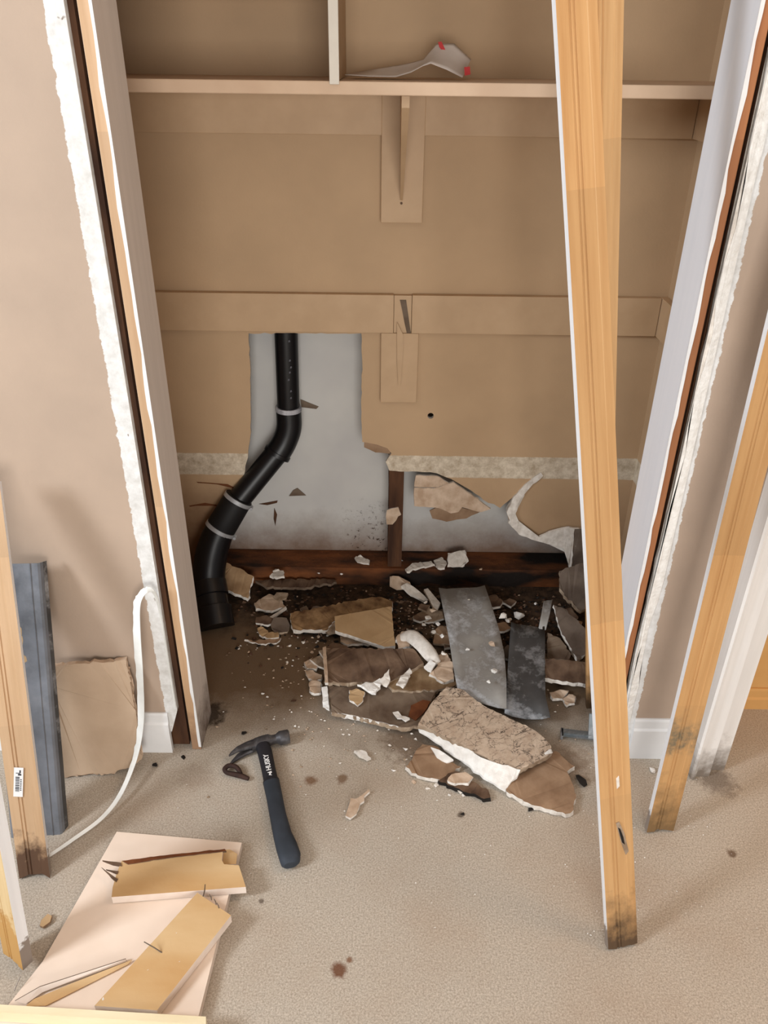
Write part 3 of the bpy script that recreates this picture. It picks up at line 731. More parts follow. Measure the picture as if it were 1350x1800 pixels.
# ------------------------------------------------------------------ panel, blocks and boards in the lower left
def flat(px, z): return [FL(x, y, z) for x, y in px]
ZP = .020
pn = slab('white_panel', flat([(205, 1462), (425, 1481), (349, 1786), (330, 1835), (-10, 1835), (-8, 1795), (75, 1690)], ZP), [m_panel, m_blockw], .0185, (0, 0, -1), jag=0)
tag(pn, 'large pale panel lying flat on the carpet under the wood blocks', 'panel')
def wood_block(name, px, z, th, lab, mats):
    o = slab(name, flat(px, z), mats, th, (0, 0, -1), jag=0); tag(o, lab, 'wood block', 'nailed wood blocks'); return o
ZB = ZP + .019
k1 = wood_block('wood_block', [(214, 1513), (300, 1503), (392, 1494), (390, 1512), (394, 1519), (420, 1521), (432, 1559), (300, 1569), (196, 1577), (198, 1560), (205, 1535)], ZB + .001, .0185, 'notched wood block with splintered left end on the pale panel', [m_block, m_blockw])
for i, (px) in enumerate(([(212, 1516), (180, 1512), (198, 1519), (214, 1522)], [(208, 1531), (186, 1528), (206, 1536)], [(207, 1545), (178, 1524), (204, 1550)], [(215, 1513), (300, 1502), (395, 1492), (398, 1496), (300, 1507), (225, 1519)])):
    slab('splinter', flat(px, ZB + .003), [m_muddy if i < 3 else m_rust, m_muddy], .004, (0, 0, -1), .0006, .01, k1)
slab('notch_lip', flat([(392, 1494), (404, 1493), (417, 1501), (415, 1519), (394, 1519), (390, 1512)], ZB - .010), [m_block, m_blockw], .008, (0, 0, -1), 0, 1, k1)
k2 = wood_block('wood_block', [(347, 1569), (406, 1609), (276, 1776), (166, 1768)], ZB + .002, .0195, 'long wood block with nails sticking up on the pale panel', [m_block, m_blockw])
def nail(p, top, r, par):
    n = tube('nail', [p, p.lerp(top, .5) + Vector((.001, 0, 0)), top], [r, r, r * .8], m_nail, par, 8)
p = FL(285, 1675, ZB + .001); nail(p, p + Vector((-.03, .006, .022)), .0011, k2)
p = FL(357, 1576, ZB + .001); nail(p, p + Vector((.006, .004, .03)), .0011, k2)
for x, y in ((372, 1582), (380, 1590), (385, 1597)):
    p = FL(x, y, ZB + .001); nail(p, p + Vector((-.004, .004, .011)), .0009, k2)
for x, y, s in ((180, 1757, .010), (310, 1640, .006), (270, 1700, .005), (315, 1690, .004), (260, 1705, .004), (325, 1638, .005)):
    chip('glue_spot', FL(x, y, ZB + .0015), (s, s, .001), m_gyp, parent=k2, n=8)
s1 = slab('wood_strip', [FL(26, 1760, ZP + .010), FL(70, 1735, ZP + .012), FL(221, 1686, ZP + .010), FL(223, 1690, ZP + .004), FL(75, 1744, ZP + .006), FL(45, 1765, ZP + .004)], [m_blockw, m_muddy2], .004, None, 0, 1)
tag(s1, 'thin grey edged wood strip lying across the pale panel', 'wood strip')
s2 = slab('wood_strip', [FL(44, 1769, ZP + .004), FL(60, 1756, ZP + .009), FL(130, 1727, ZP + .009), FL(232, 1687, ZP + .006), FL(225, 1695, ZP + .004), FL(80, 1768, ZP + .004)], [m_block, m_block], .0035, None, 0, 1)
tag(s2, 'thin split wood sliver beside the grey edged strip on the pale panel', 'wood strip')
fb = empty('cream_board', FL(150, 1800, ZP)); tag(fb, 'cream painted board lying across the bottom left corner nearest the camera', 'board')
A, B = FL(-60, 1762, ZP + .030), FL(362, 1787, ZP + .030)
fy = Vector((.02, -.10, 0)); th = Vector((0, 0, -.0285))
v = [A, B, B + fy * .12, A + fy * .12]; v = v + [q + th for q in v]
mk('board', v, BOXF, m_front, fb, loc=A)
tube('staple', [FL(25, 1742, ZP + .004), FL(33, 1722, ZP + .014), FL(36, 1716, ZP + .016)], .0008, m_nail, pn, 6)
wc = slab('wood_chip', flat([(70, 1627), (72, 1618), (84, 1606), (91, 1610), (88, 1620), (76, 1629)], .008), [m_paper, m_paperb], .006, (0, 0, -1), .0004, .01)
tag(wc, 'small tan chip on the carpet between left casings and the pale panel', 'chip')

# ------------------------------------------------------------------ hammer
def hammer():
    hp = FL(462, 1306, .018); ep = FL(507, 1516, .018)
    e = empty('hammer', (hp.x, hp.y, 0)); tag(e, 'black claw hammer with rubber grip lying on the carpet', 'hammer')
    ax = (ep - hp); L = ax.length; ax.normalize(); sd = Vector((-ax.y, ax.x, 0)); sd = sd if sd.x > 0 else -sd   # sd points to the striking face
    up = Vector((0, 0, 1)); mw = Matrix((ax, sd, up)).transposed().to_4x4(); mw.translation = (hp.x, hp.y, 0)
    G = lambda x, y, z: mw @ Vector((x, y, z))
    def loft(name, secs, mat, par, seg=20, sup=2.6, axis=0):
        # secs: (station, centre other, centre z, half a, half z) superellipse rings
        V = []; F = []
        for (s, c, z, a, b) in secs:
            for k in range(seg):
                t = 2 * math.pi * k / seg; cx, sx = math.cos(t), math.sin(t)
                u = math.copysign(abs(cx) ** (2 / sup), cx) * a; w = math.copysign(abs(sx) ** (2 / sup), sx) * b
                V.append(G(s, c + u, z + w) if axis == 0 else G(c + u, s, z + w))
        for i in range(len(secs) - 1):
            for k in range(seg): F.append((i*seg+k, i*seg+(k+1) % seg, (i+1)*seg+(k+1) % seg, (i+1)*seg+k))
        F += [tuple(range(seg)), tuple((len(secs)-1)*seg + k for k in range(seg))]
        o = mk(name, V, F, mat, par, smooth=True, loc=G(0, 0, 0)); md = o.modifiers.new('s', 'EDGE_SPLIT'); md.split_angle = math.radians(45); return o
    zc = .019
    hd_ = loft('head', [(-.026, .004, zc, .013, .012), (-.016, .001, zc, .014, .013), (.0, -.001, zc, .0145, .0145), (.014, -.003, zc, .013, .0145), (.022, -.003, zc, .0095, .0105), (.032, -.003, zc, .0095, .0105)], m_hammer, e, axis=1)
    loft('striking_face', [(.030, -.003, zc, .0095, .0105), (.038, -.003, zc, .0150, .0150), (.040, -.003, zc, .0165, .0165), (.060, -.003, zc, .0165, .0165), (.062, -.003, zc, .0145, .0145)], m_hammer, e, sup=2, axis=1)
    for s in (-1, 1):
        loft('claw', [(-.020, .003, zc + s * .0062, .012, .0062), (-.040, .008, zc + s * .0085, .010, .0058), (-.060, .016, zc + s * .0115, .0075, .0045), (-.074, .026, zc + s * .0130, .0045, .0032), (-.080, .031, zc + s * .0132, .002, .002)], m_hammer, e, 14, axis=1)
    loft('handle', [(-.008, -.002, zc, .0125, .0118), (.012, -.002, zc, .0165, .0125), (.030, 0, zc, .0165, .0125), (.080, 0, zc, .0155, .0120), (.122, 0, zc, .0160, .0125)], m_handle, e)
    loft('grip', [(.118, 0, zc, .0165, .0128), (.122, 0, zc, .0178, .0140), (.16, 0, zc, .0172, .0138), (.21, -.001, zc, .0172, .0140), (.26, .0, zc, .0190, .0148), (L - .035, .003, zc, .0215, .0160), (L - .012, .005, zc, .0218, .0162), (L + .002, .004, zc, .0190, .0135), (L + .008, .003, zc, .013, .009)], m_grip, e)
    loft('collar', [(.114, 0, zc, .0160, .0124), (.117, 0, zc, .0180, .0142), (.121, 0, zc, .0180, .0142)], m_handle, e)
    # lettering, reading from grip to head
    cu = bpy.data.curves.new('lettering', 'FONT'); cu.body = 'HUSKY'; cu.size = .0150; cu.align_x = 'LEFT'; cu.align_y = 'CENTER'; cu.offset = .0004; cu.extrude = .0002
    to = bpy.data.objects.new('tmp', cu); C.objects.link(to); bpy.context.view_layer.update()
    me = bpy.data.meshes.new_from_object(to.evaluated_get(bpy.context.evaluated_depsgraph_get())); bpy.data.objects.remove(to)
    me.materials.clear(); me.materials.append(m_print)
    lo = bpy.data.objects.new('lettering', me); C.objects.link(lo)
    R3 = Matrix((-ax, -sd, up)).transposed()          # text x -> towards head, text y -> left
    if R3.determinant() < 0: R3 = Matrix((-ax, sd, up)).transposed()
    mt = R3.to_4x4(); mt.translation = G(.096, 0, zc + .0126); lo.matrix_basis = mt; attach(lo, e)
    lg = slab('dog_emblem', [G(x, y, zc + .0128) for x, y in ((.099, .004), (.103, .005), (.107, .001), (.111, .004), (.109, -.003), (.104, -.001), (.101, -.005))], [m_print, m_print], .0003, (0, 0, -1), 0, 1, e)
hammer()

# rusted hook
P = [FL(437, 1369, .007), FL(424, 1364, .008), FL(411, 1361, .009), FL(399, 1358, .010), FL(395, 1352, .012), FL(402, 1346, .013), FL(413, 1347, .012), FL(420, 1354, .010), FL(424, 1362, .007)]
tag(tube('rusty_hook', P, [.0045, .006, .0055, .005, .0055, .0055, .005, .005, .004], m_rusty, None, 10, 5), 'dark rusted hook lying left of the hammer handle', 'hook')

# ------------------------------------------------------------------ debris
def piece(name, px, z, mats, lab, cat='drywall piece', g=(0, 0), th=.010, jag=.0028, step=.008, group=None):
    cx = sum(p[0] for p in px) / len(px); cy = sum(p[1] for p in px) / len(px); c0 = FL(cx, cy, z)
    n = Vector((-g[0], -g[1], 1)).normalized()
    o = slab(name, [PL(p[0], p[1], c0, n) if len(p) == 2 else FL(*p) for p in px], mats, th, (0, 0, -1), jag, step)
    return tag(o, lab, cat, group)
def sub(o, name, pts, mats, th=.004, jag=.0012, step=.010):
    return slab(name, [FL(*p) for p in pts], mats, th, (0, 0, -1), jag, step, o)

# deepest layer
piece('drywall_piece', [(954, 1326), (976, 1320), (1010, 1347), (997, 1356), (1005, 1375), (1013, 1396), (1008, 1424), (994, 1431), (935, 1415), (890, 1391), (880, 1360), (915, 1340)], .015, [m_paperb, m_gyp], 'tan drywall corner on the carpet under the mould veined slab', th=.0125)
piece('drywall_piece', [(713, 1348), (728, 1326), (743, 1308), (768, 1312), (790, 1338), (811, 1347), (776, 1371), (745, 1366), (724, 1359)], .012, [m_paperb, m_gyp], 'tan paper faced drywall piece in front of the veined slab', th=.010)
piece('wood_scrap', [(770, 1372), (800, 1355), (858, 1388), (862, 1402), (845, 1402)], .012, [m_muddy, m_black], 'dark brown scrap poking out beneath the veined slab', 'scrap', th=.010)
piece('plaster_piece', [(786, 1372), (800, 1359), (818, 1357), (832, 1366), (822, 1376), (800, 1377)], .020, [m_pink, m_gyp], 'pale flat plaster piece on the dark scrap', 'plaster piece', th=.007)
# brown slabs in the middle
pB = piece('drywall_piece', [(576, 1207), (620, 1203), (668, 1199), (772, 1203), (752, 1250), (735, 1276), (700, 1277), (640, 1262), (583, 1252)], .026, [m_muddy2, m_gypd], 'long muddy drywall piece with white front edge left of the veined slab', th=.012)
sub(pB, 'white_edge', [(583, 1252, .025), (612, 1256, .027), (640, 1262, .027), (700, 1277, .027), (700, 1280, .017), (640, 1268, .014), (583, 1256, .014)], [m_gypw, m_gypw], .003)
sub(pB, 'white_edge', [(565, 1208, .026), (575, 1206, .030), (579, 1248, .028), (568, 1241, .018)], [m_gypw, m_gypw], .004)
sub(pB, 'rust_stain_patch', [(722, 1240, .030), (744, 1230, .031), (757, 1233, .031), (744, 1254, .030), (730, 1266, .029), (718, 1258, .029)], [m_rust, m_rust], .003)
piece('drywall_piece', [(573, 1140), (640, 1139), (728, 1141), (745, 1166), (715, 1180), (688, 1197), (630, 1199), (576, 1200), (574, 1170)], .045, [m_muddy, m_gypd], 'dark brown damp drywall piece in the middle of the pile', g=(0, .10), th=.012)
piece('drywall_piece', [(668, 1196), (712, 1176), (745, 1170), (800, 1186), (812, 1200), (770, 1212), (720, 1215), (690, 1212)], .034, [simple('olive_damp_paper', (150, 126, 96), (112, 86, 60), 16, .85, .3, 100), m_gypd], 'olive brown damp paper piece behind the veined slab', th=.008)
pA = piece('mouldy_drywall_slab', [(735, 1274), (748, 1252), (763, 1230), (785, 1207), (812, 1212), (850, 1240), (885, 1257), (935, 1281), (956, 1296), (969, 1312), (971, 1322), (950, 1336), (915, 1353), (872, 1342), (817, 1312), (757, 1281)], .046, [m_mold, m_gypd], 'drywall slab covered in dark mould veins on the front of the pile', g=(-.03, .05), th=.012, jag=.0014)
sub(pA, 'torn_white_edge', [(735, 1274, .042), (757, 1280, .042), (790, 1298, .042), (817, 1311, .043), (845, 1331, .043), (872, 1341, .042), (915, 1353, .040), (908, 1366, .026), (888, 1388, .014), (850, 1366, .016), (817, 1340, .018), (790, 1321, .020), (760, 1299, .026), (738, 1284, .032)], [m_gypw, m_gypw], .006, .002, .012)
sub(pA, 'torn_white_edge', [(757, 1313, .022), (772, 1318, .026), (797, 1335, .022), (786, 1341, .014), (768, 1332, .014)], [m_gypw, m_gypw], .004)
chip('gypsum_corner', FL(965, 1324, .044), (.03, .016, .008), m_gypw, parent=pA)
# back of the pile
piece('drywall_piece', [(510, 1078), (560, 1068), (620, 1056), (668, 1049), (690, 1057), (690, 1068), (640, 1078), (587, 1092), (575, 1108), (540, 1107), (515, 1106)], .028, [simple('stained_tan', (168, 136, 98), (92, 64, 40), 22, .85, .3, 100), m_gyp], 'long water stained drywall strip at the back of the pile', g=(0, .06), th=.012)
piece('drywall_piece', [(588, 1083), (640, 1074), (688, 1066), (691, 1100), (695, 1135), (676, 1137), (655, 1130), (620, 1118), (589, 1108)], .048, [m_paper, m_gyp], 'clean tan drywall piece on top of the back of the pile', g=(-.05, .10), th=.011, jag=.001)
piece('paper_scrap', [(598, 1118), (640, 1122), (652, 1131), (610, 1133), (598, 1128)], .022, [m_pink, m_gyp], 'pinkish scrap tucked under the clean tan drywall piece', 'scrap', th=.006)
piece('drywall_piece', [(389, 985), (418, 998), (446, 1013), (440, 1034), (436, 1052), (412, 1043), (389, 1032)], .05, [simple('wet_tan', (170, 140, 106), (128, 98, 68), 16, .8, .2, 100), m_gyp], 'tan drywall piece leaning beside the foot of the black pipe', g=(0, 1.1), th=.010)
piece('paper_scrap', [(447, 1060), (462, 1050), (472, 1044), (490, 1050), (503, 1066), (478, 1074), (450, 1070)], .012, [m_pink, m_gyp], 'pale scrap on the rotten floor right of the black pipe', 'scrap', th=.008)
piece('wood_strip', [(455, 1095), (478, 1082), (502, 1066), (504, 1069), (480, 1086), (458, 1099)], .013, [m_gyp, m_gyp], 'thin pale stick pointing at the pale scrap near the pipe', 'stick', th=.005, jag=.0005)
piece('paper_scrap', [(452, 1104), (463, 1102), (472, 1112), (489, 1111), (490, 1120), (470, 1122), (456, 1115)], .011, [m_paper, m_gyp], 'tan scrap on the closet carpet below the thin pale stick', 'scrap', th=.006)
piece('paper_scrap', [(430, 1124), (452, 1126), (480, 1124), (494, 1121), (486, 1130), (455, 1132)], .008, [m_paperb, m_gyp], 'long brownish scrap on the closet carpet left of the pile', 'scrap', th=.005)
piece('wood_scrap', [(448, 1020), (500, 1018), (586, 1018), (592, 1024), (540, 1032), (470, 1032)], .03, [m_muddy, m_muddy2], 'flat brown splintered lath lying along the rotten sill', 'scrap', th=.008)
chip('plaster_lump', FL(702, 1036, .004), (.085, .055, .055), m_pink, n=22)
o = bpy.context.scene.collection.objects[-1]; tag(o, 'big rounded plaster lump at the back edge of the pile', 'plaster lump')
sub(o, 'broken_tail', [(705, 1030, .045), (716, 1024, .04), (738, 1040, .02), (752, 1054, .01), (745, 1056, .01), (722, 1044, .02)], [m_gyp, m_gyp], .008)
piece('wood_strip', [(745, 1036), (752, 1034), (774, 1060), (769, 1073), (762, 1068)], .028, [m_gyp, m_gypd], 'short pale stick left of the grey metal strip', 'stick', th=.008, jag=.0006)
# sheet metal strips
def mstrip(name, L, Rr, z0, z1, mat, lab, lip, curl=0.0):
    k = len(L); V = []; F = []; nu = 7
    for i in range(k):
        t = i / (k - 1)
        zz = z0 + (z1 - z0) * t
        a, b = FL(*L[i], zz), FL(*Rr[i], zz)
        for j in range(nu):
            u = j / (nu - 1); p = a.lerp(b, u); p.z += lip * max(0, abs(u - .5) * 2 - .7) / .3 + curl * t * t * max(0, u - .5) * 2 + .001 * math.sin(i * 2 + u * 5)
            V.append(p)
    for i in range(k - 1):
        for j in range(nu - 1): F.append((i*nu+j, i*nu+j+1, (i+1)*nu+j+1, (i+1)*nu+j))
    o = mk(name, V, F, mat, None, smooth=True, loc=V[-1]); md = o.modifiers.new('t', 'SOLIDIFY'); md.thickness = .0016
    return tag(o, lab, 'metal strip', 'sheet metal strips on the pile')
mstrip('metal_strip', [(771, 1037), (778, 1072), (788, 1120), (794, 1160), (800, 1196), (806, 1225)], [(852, 1032), (862, 1062), (877, 1110), (886, 1150), (890, 1200), (890, 1250)], .058, .034, m_metal, 'pale grey oxidised sheet metal strip lying lengthwise on the pile', .006)
mstrip('metal_strip', [(898, 1097), (896, 1120), (893, 1160), (890, 1210), (886, 1258)], [(957, 1104), (958, 1130), (957, 1180), (958, 1230), (966, 1271)], .055, .024, m_metal2, 'dark sheet metal strip with curled end right of the pale one', .006, .012)
mstrip('metal_strip', [(956, 1057), (952, 1080), (947, 1104)], [(971, 1054), (966, 1080), (959, 1108)], .075, .058, m_metal, 'narrow bent metal sliver above the dark metal strip', .002)
# curled paper between
def curl():
    P = [FL(705, 1122, .045), FL(722, 1118, .055), FL(742, 1134, .058), FL(757, 1152, .052), FL(768, 1166, .044)]
    o = tube('curled_paper', P, [.014, .021, .020, .019, .012], m_sheetpaper if False else m_gyp, None, 12, 4, flat=.55)
    tag(o, 'curled off white paper roll in the middle of the pile', 'paper')
    sub(o, 'tail', [(745, 1172, .050), (756, 1160, .058), (766, 1166, .056), (757, 1180, .048)], [m_gypw, m_gypw], .006)
curl()
piece('paper_scrap', [(696, 1120), (706, 1110), (722, 1109), (727, 1122), (720, 1136), (700, 1139)], .045, [m_pink, m_gyp], 'rounded tan scrap at the left end of the paper roll', 'scrap', th=.01)
piece('drywall_piece', [(766, 1152), (785, 1148), (797, 1170), (798, 1193), (780, 1200), (755, 1184), (770, 1170)], .042, [m_pink, m_gyp], 'pale pinkish piece between the paper roll and the metal strip', th=.010)
piece('plaster_piece', [(628, 1203), (650, 1200), (668, 1192), (672, 1199), (660, 1219), (645, 1212)], .043, [m_gypw, m_gypw], 'bright white jagged shard on the brown slabs', 'plaster piece', th=.006)
piece('plaster_piece', [(668, 1194), (684, 1176), (686, 1196), (681, 1205), (672, 1203)], .046, [m_gyp, m_gyp], 'upright pale shard right of the bright white shard', 'plaster piece', g=(0, .3), th=.006)
piece('paper_scrap', [(614, 1213), (626, 1210), (641, 1216), (636, 1234), (628, 1240), (615, 1231)], .036, [m_paper, m_gyp], 'small tan square scrap on the muddy drywall piece', 'scrap', th=.006)
piece('plaster_piece', [(697, 1201), (704, 1188), (720, 1174), (724, 1180), (714, 1198), (710, 1207)], .050, [m_gyp, m_gyp], 'curved pale shard on the olive damp paper', 'plaster piece', th=.006)
piece('plaster_piece', [(690, 1252), (700, 1250), (706, 1258), (720, 1262), (712, 1266), (698, 1262)], .034, [m_gypw, m_gypw], 'tiny white shard beside the rust coloured patch', 'plaster piece', th=.005)
# right corner pile
piece('drywall_piece', [(983, 1004), (1004, 996), (1040, 986), (1045, 1062), (1020, 1074), (996, 1050), (983, 1034)], .10, [m_greybrk, m_gypd], 'grey broken sheet leaning in the back right closet corner', g=(0, 1.3), th=.010)
piece('drywall_piece', [(973, 1063), (993, 1070), (1027, 1103), (1040, 1120), (1030, 1150), (1014, 1162), (998, 1130), (983, 1100)], .06, [m_greybrk, m_gyp], 'grey broken sheet with pale right edge in the right corner pile', g=(.2, .5), th=.010)
piece('drywall_piece', [(958, 1158), (990, 1160), (1045, 1166), (1045, 1204), (1000, 1199), (958, 1192)], .045, [m_muddy, m_gyp], 'mouldy brown board piece under the grey broken sheets', g=(0, .35), th=.012)
piece('drywall_piece', [(962, 1112), (985, 1122), (1004, 1150), (996, 1160), (962, 1156)], .040, [m_muddy2, m_gypd], 'brown grey sheet piece right of the dark metal strip', g=(.1, .3), th=.010)
piece('plaster_piece', [(966, 1217), (984, 1212), (1000, 1214), (986, 1228), (972, 1228)], .012, [m_pink, m_gyp], 'pale plaster flake left of its twin under the brown board', 'plaster piece', th=.008)
piece('plaster_piece', [(988, 1228), (1000, 1220), (1012, 1224), (1010, 1236), (996, 1240)], .012, [m_pink, m_gyp], 'pale plaster flake nearest the tall leaning casing', 'plaster piece', th=.008)
# left fringe of the pile
for px, lab in (([(535, 1164), (547, 1157), (562, 1166), (556, 1176), (540, 1174)], 'top flake of the three at the left end of the pile'),
                ([(536, 1180), (550, 1178), (566, 1186), (564, 1194), (542, 1193)], 'middle flake of the three at the left end of the pile'),
                ([(543, 1200), (556, 1195), (565, 1200), (562, 1218), (546, 1216)], 'bottom flake of the three at the left end of the pile')):
    piece('plaster_flake', px, .012, [m_pink, m_gyp], lab, 'plaster flake', th=.008, group='flakes at the left end of the pile')
piece('wood_strip', [(567, 1138), (573, 1136), (577, 1200), (571, 1200)], .05, [m_pink, m_gyp], 'narrow upright edge strip at the left end of the dark brown piece', 'stick', th=.008, jag=.0006)
piece('paper_scrap', [(607, 1434), (612, 1420), (616, 1403), (625, 1404), (637, 1397), (648, 1387), (650, 1391), (640, 1400), (640, 1408), (633, 1412), (627, 1430), (616, 1438)], .010, [m_pink, m_gyp], 'torn tan paper scrap alone on the carpet right of the hammer', 'scrap', th=.006, jag=.001)
piece('plaster_flake', [(623, 1319), (634, 1318), (642, 1320), (652, 1332), (646, 1335), (632, 1327)], .012, [m_gypw, m_gyp], 'white flake on the carpet between hammer head and the pile', 'plaster flake', th=.007)
piece('plaster_flake', [(787, 972), (803, 969), (817, 967), (823, 983), (812, 998), (800, 1001), (786, 997)], .075, [m_gyp, m_gyp], 'largest pale flake lying on the rotten sill right of the stud', 'plaster flake', g=(0, .6), th=.006, group='flakes on the rotten sill')
for px, lab in (([(762, 985), (776, 979), (784, 986), (782, 998), (770, 998)], 'small pale flake left of the largest one on the rotten sill'),
                ([(712, 1000), (730, 989), (758, 986), (764, 992), (735, 998), (715, 1004)], 'long pale flake on the rotten sill at the foot of the stud'),
                ([(623, 981), (632, 975), (650, 985), (648, 990), (632, 988)], 'small white flake on the rotten sill left of the stud'),
                ([(474, 1012), (484, 1000), (498, 1003), (500, 1013), (486, 1016)], 'pale flake on the rotten sill right of the black pipe')):
    piece('plaster_flake', px, .070, [m_gyp, m_gyp], lab, 'plaster flake', th=.006, group='flakes on the rotten sill')
piece('metal_scrap', [(682, 955), (690, 948), (702, 966), (706, 984), (715, 990), (700, 994), (686, 985)], .075, [m_metal, m_metal], 'grey metal tie at the foot of the dark stud', 'metal scrap', g=(0, .8), th=.003, jag=.0006)
# galvanised bracket by the tall casing
mb = empty('metal_bracket', FL(1015, 1295)); tag(mb, 'zinc plated metal bracket on the carpet beside the tall leaning casing', 'metal bracket')
box_pts = [FL(x, y, .012) for x, y in ((988, 1280), (1046, 1287), (1046, 1300), (988, 1293))]
slab('plate', box_pts, [m_zinc, m_zinc], .003, (0, 0, -1), 0, 1, mb)
slab('rib', [FL(x, y, .018) for x, y in ((992, 1284), (1040, 1290), (1040, 1293), (992, 1288))], [m_zinc, m_zinc], .006, (0, 0, -1), 0, 1, mb)
slab('end_lip', [FL(986, 1279, .012), FL(990, 1279, .012), FL(990, 1294, .012), FL(986, 1294, .012)], [m_metal2, m_metal2], .011, (0, 0, -1), 0, 1, mb)
slab('upright', [FL(1036, 1255, .055), FL(1050, 1256, .055), FL(1050, 1300, .012), FL(1034, 1298, .012)], [m_zinc, m_zinc], .003, (0, 1, 0), 0, 1, mb)
LAND = [(800, 1290, 'mould veined slab'), (640, 1235, 'long muddy drywall piece'), (650, 1170, 'dark brown damp piece'), (640, 1100, 'clean tan drywall piece'), (550, 1090, 'water stained strip'), (830, 1130, 'pale metal strip'),
        (925, 1180, 'dark metal strip'), (735, 1140, 'paper roll'), (702, 1025, 'big plaster lump'), (375, 1060, 'black pipe foot'), (415, 1015, 'leaning tan piece by the pipe'), (475, 1058, 'pale scrap near the pipe'), (1010, 1110, 'grey broken sheets'),
        (1000, 1185, 'mouldy brown board'), (960, 1390, 'tan drywall corner'), (760, 1340, 'tan paper faced piece'), (480, 1410, 'hammer'), (1090, 1400, 'tall leaning casing'), (690, 900, 'dark stud'), (1160, 1370, 'mouldy footed casing'), (550, 1190, 'flakes at the pile end')]
def place_label(colour, size, noun, x, y):
    d, lx, ly, nm = min(((x - a) ** 2 + (1.4 * (y - b)) ** 2, a, b, n) for a, b, n in LAND)
    dx, dy = x - lx, y - ly
    if d < 18 ** 2: w = 'against'
    elif abs(dx) > 1.6 * abs(dy): w = 'right of' if dx > 0 else 'left of'
    elif abs(dy) > 1.6 * abs(dx): w = 'in front of' if dy > 0 else 'behind'
    else: w = ('front ' if dy > 0 else 'back ') + ('right of' if dx > 0 else 'left of')
    return f'{size} {colour} {noun} {w} the {nm}'
# damp scraps filling the pile
SC = []
rs = random.Random(21)
for k in range(46):
    x = rs.uniform(440, 1010); y = rs.uniform(1050, 1190) if x > 560 else rs.uniform(1045, 1120)
    r = rs.uniform(9, 26); n = rs.choice((4, 5, 5, 6)); a0 = rs.uniform(0, 6.28)
    px = [(x + r * rs.uniform(.6, 1.2) * math.cos(a0 + q * 6.283 / n), y + .55 * r * rs.uniform(.6, 1.2) * math.sin(a0 + q * 6.283 / n)) for q in range(n)]
    mt = rs.choice((m_muddy, m_muddy2, m_greybrk, m_paperb, m_muddy, m_gypd))
    lab = place_label({m_muddy: 'dark brown', m_muddy2: 'grey brown', m_greybrk: 'grey', m_paperb: 'tan', m_gypd: 'pale damp'}[mt], 'large' if r > 20 else 'small' if r < 14 else 'middling', 'scrap', x, y)
    piece('damp_scrap', px, rs.uniform(.010, .026), [mt, rs.choice((m_gypd, m_gyp))], lab, 'scrap', g=(rs.uniform(-.3, .3), rs.uniform(-.1, .35)), th=.007, jag=.0016, step=.009, group='damp scraps in the pile')

# individual chips about the pile and on the carpet
CH = [(760, 1075, .024), (752, 1088, .020), (770, 1098, .016), (745, 1100, .014), (762, 1112, .016), (778, 1120, .018), (748, 1060, .014), (780, 1150, .016), (884, 1086, .030), (912, 1086, .034), (893, 1092, .022),
      (866, 1134, .022), (824, 1056, .014), (810, 1046, .016), (822, 1143, .014), (942, 1062, .012), (1005, 1082, .016), (868, 1180, .020), (860, 1200, .014), (737, 1352, .0), (727, 1376, .012), (767, 1382, .012), (752, 1387, .011),
      (712, 1318, .014), (692, 1354, .012), (740, 1330, .0), (807, 1394, .018), (815, 1399, .010), (790, 1398, .008), (560, 1120, .012), (510, 1136, .011), (533, 1130, .013), (548, 1148, .012), (505, 1165, .010), (576, 1118, .010), (586, 1102, .010),
      (462, 1220, .009), (470, 1226, .008), (1137, 1327, .012), (1146, 1356, .018), (640, 1180, .012), (690, 1173, .010), (655, 1150, .008), (600, 1010, .010), (560, 1008, .008), (644, 1040, .008), (520, 1090, .010), (420, 1140, .012), (440, 1150, .010), (498, 1020, .010), (845, 1002, .012)]
i = 0
for x, y, s in CH:
    if not s: continue
    z = 0.0
    if 690 < x < 900 and 1040 < y < 1215: z = .03
    if 770 < x < 890 and 1040 < y < 1210: z = .052
    if y < 1015: z = .063
    big = s >= .02
    mt = R.choice((m_gyp, m_gypw, m_pink))
    o = chip('plaster_chip', FL(x, y, z), (s * 1.2, s, s * .55), mt)
    tag(o, place_label({m_gyp: 'off white', m_gypw: 'white', m_pink: 'pinkish'}[mt], 'chunky' if s >= .02 else 'tiny' if s < .0115 else 'small', 'plaster chip', x, y), 'plaster chip', 'loose plaster chips')
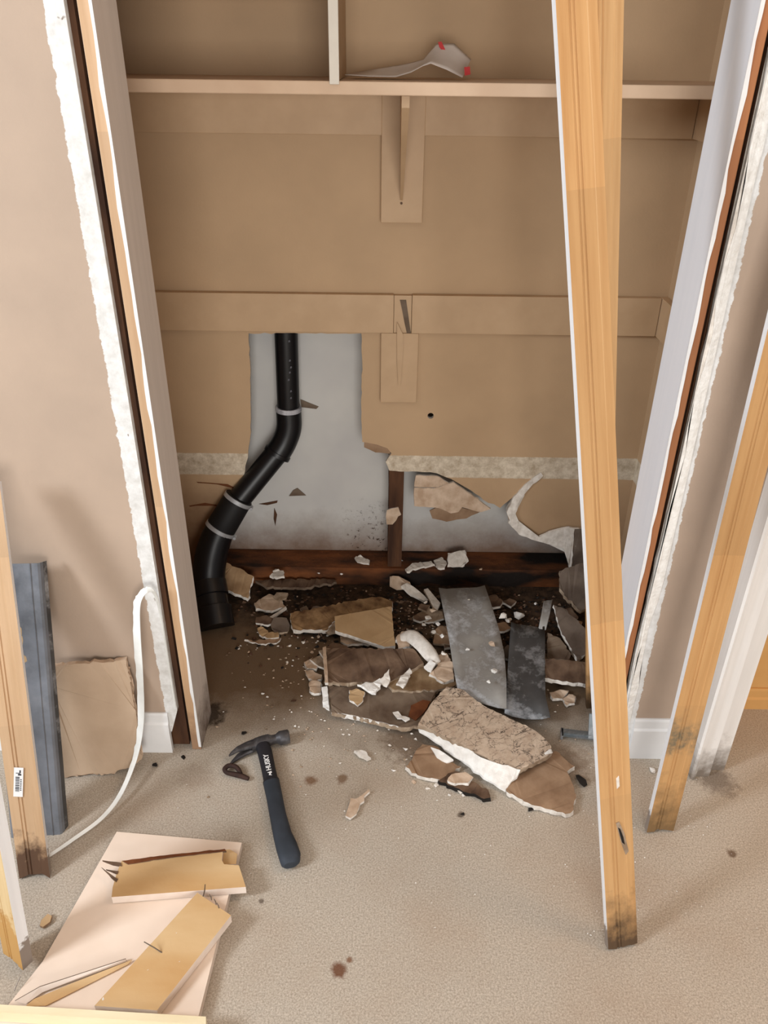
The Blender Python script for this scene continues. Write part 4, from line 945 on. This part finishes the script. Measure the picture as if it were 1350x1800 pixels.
for x, y, s, lab in ((430, 1288, .016, 'dark dirt clump above the hammer claw'), (273, 1346, .014, 'dark dirt clump on the carpet by the left baseboard'), (935, 1424, .018, 'black dirt clump under the tan drywall corner'), (322, 1332, .012, 'small dark clump near the left jamb foot'), (812, 1432, .010, 'tiny dark clump on the carpet before the veined slab'), (1020, 1375, .03, 'dark debris clump between the tan corner and the tall casing'), (592, 1118, .03, 'blackish clump under the clean tan drywall piece')):
    tag(chip('dirt_clump', FL(x, y, 0), (s * 1.4, s, s * .5), m_black), lab, 'dirt clump')

# crumbs nobody could count
def crumbs(name, n, gen, mats, lab, cat):
    V = []; F = []; fm = []; rr = random.Random(hash(name) % 1 + 11)
    for _ in range(n):
        r = gen(rr)
        if r is None: continue
        p, s = r; i = len(V); a = rr.uniform(0, 6.28)
        for k in range(4):
            b = a + k * 1.57 + rr.uniform(-.4, .4); q = s * rr.uniform(.6, 1.1)
            V.append(p + Vector((math.cos(b) * q, math.sin(b) * q * .7, rr.uniform(0, .3) * s)))
        V.append(p + Vector((rr.uniform(-.3, .3) * s, rr.uniform(-.3, .3) * s, s * .8)))
        k0 = rr.randrange(len(mats))
        for k in range(4): F.append((i + k, i + (k + 1) % 4, i + 4)); fm.append(k0)
        F.append((i + 3, i + 2, i + 1, i)); fm.append(k0)
    o = mk(name, V, F, mats, fm=fm); tag(o, lab, cat, kind='stuff'); return o
def g1(r):
    x = r.gauss(.05, .25); y = r.gauss(1.56, .17)
    if y > 1.93 or y < 1.15 or x < -.40 or x > .62: return None
    return Vector((x, y, .001)), r.uniform(.0014, .0058)
crumbs('plaster_crumbs', 900, g1, [m_gyp, m_pink, m_gypd], 'pale plaster crumbs scattered through the closet pile', 'crumbs')
def g2(r):
    x = r.uniform(.35, .8) if r.random() < .45 else r.uniform(-.45, .45); y = r.uniform(.86, 1.30)
    return Vector((x, y, .001)), r.uniform(.0009, .0026)
crumbs('paint_crumbs', 170, g2, [m_gyp, m_gypw], 'tiny pale paint flecks scattered on the open carpet', 'crumbs')
def g3(r):
    x = r.gauss(.15, .3); y = r.gauss(1.79, .09)
    if y > 1.95 or x < -.42 or x > .66: return None
    return Vector((x, y, .001)), r.uniform(.003, .010)
crumbs('rotten_soil', 1400, g3, [m_black, m_muddy, m_darkwood], 'dark rotten wood crumbs along the back of the closet floor', 'crumbs')
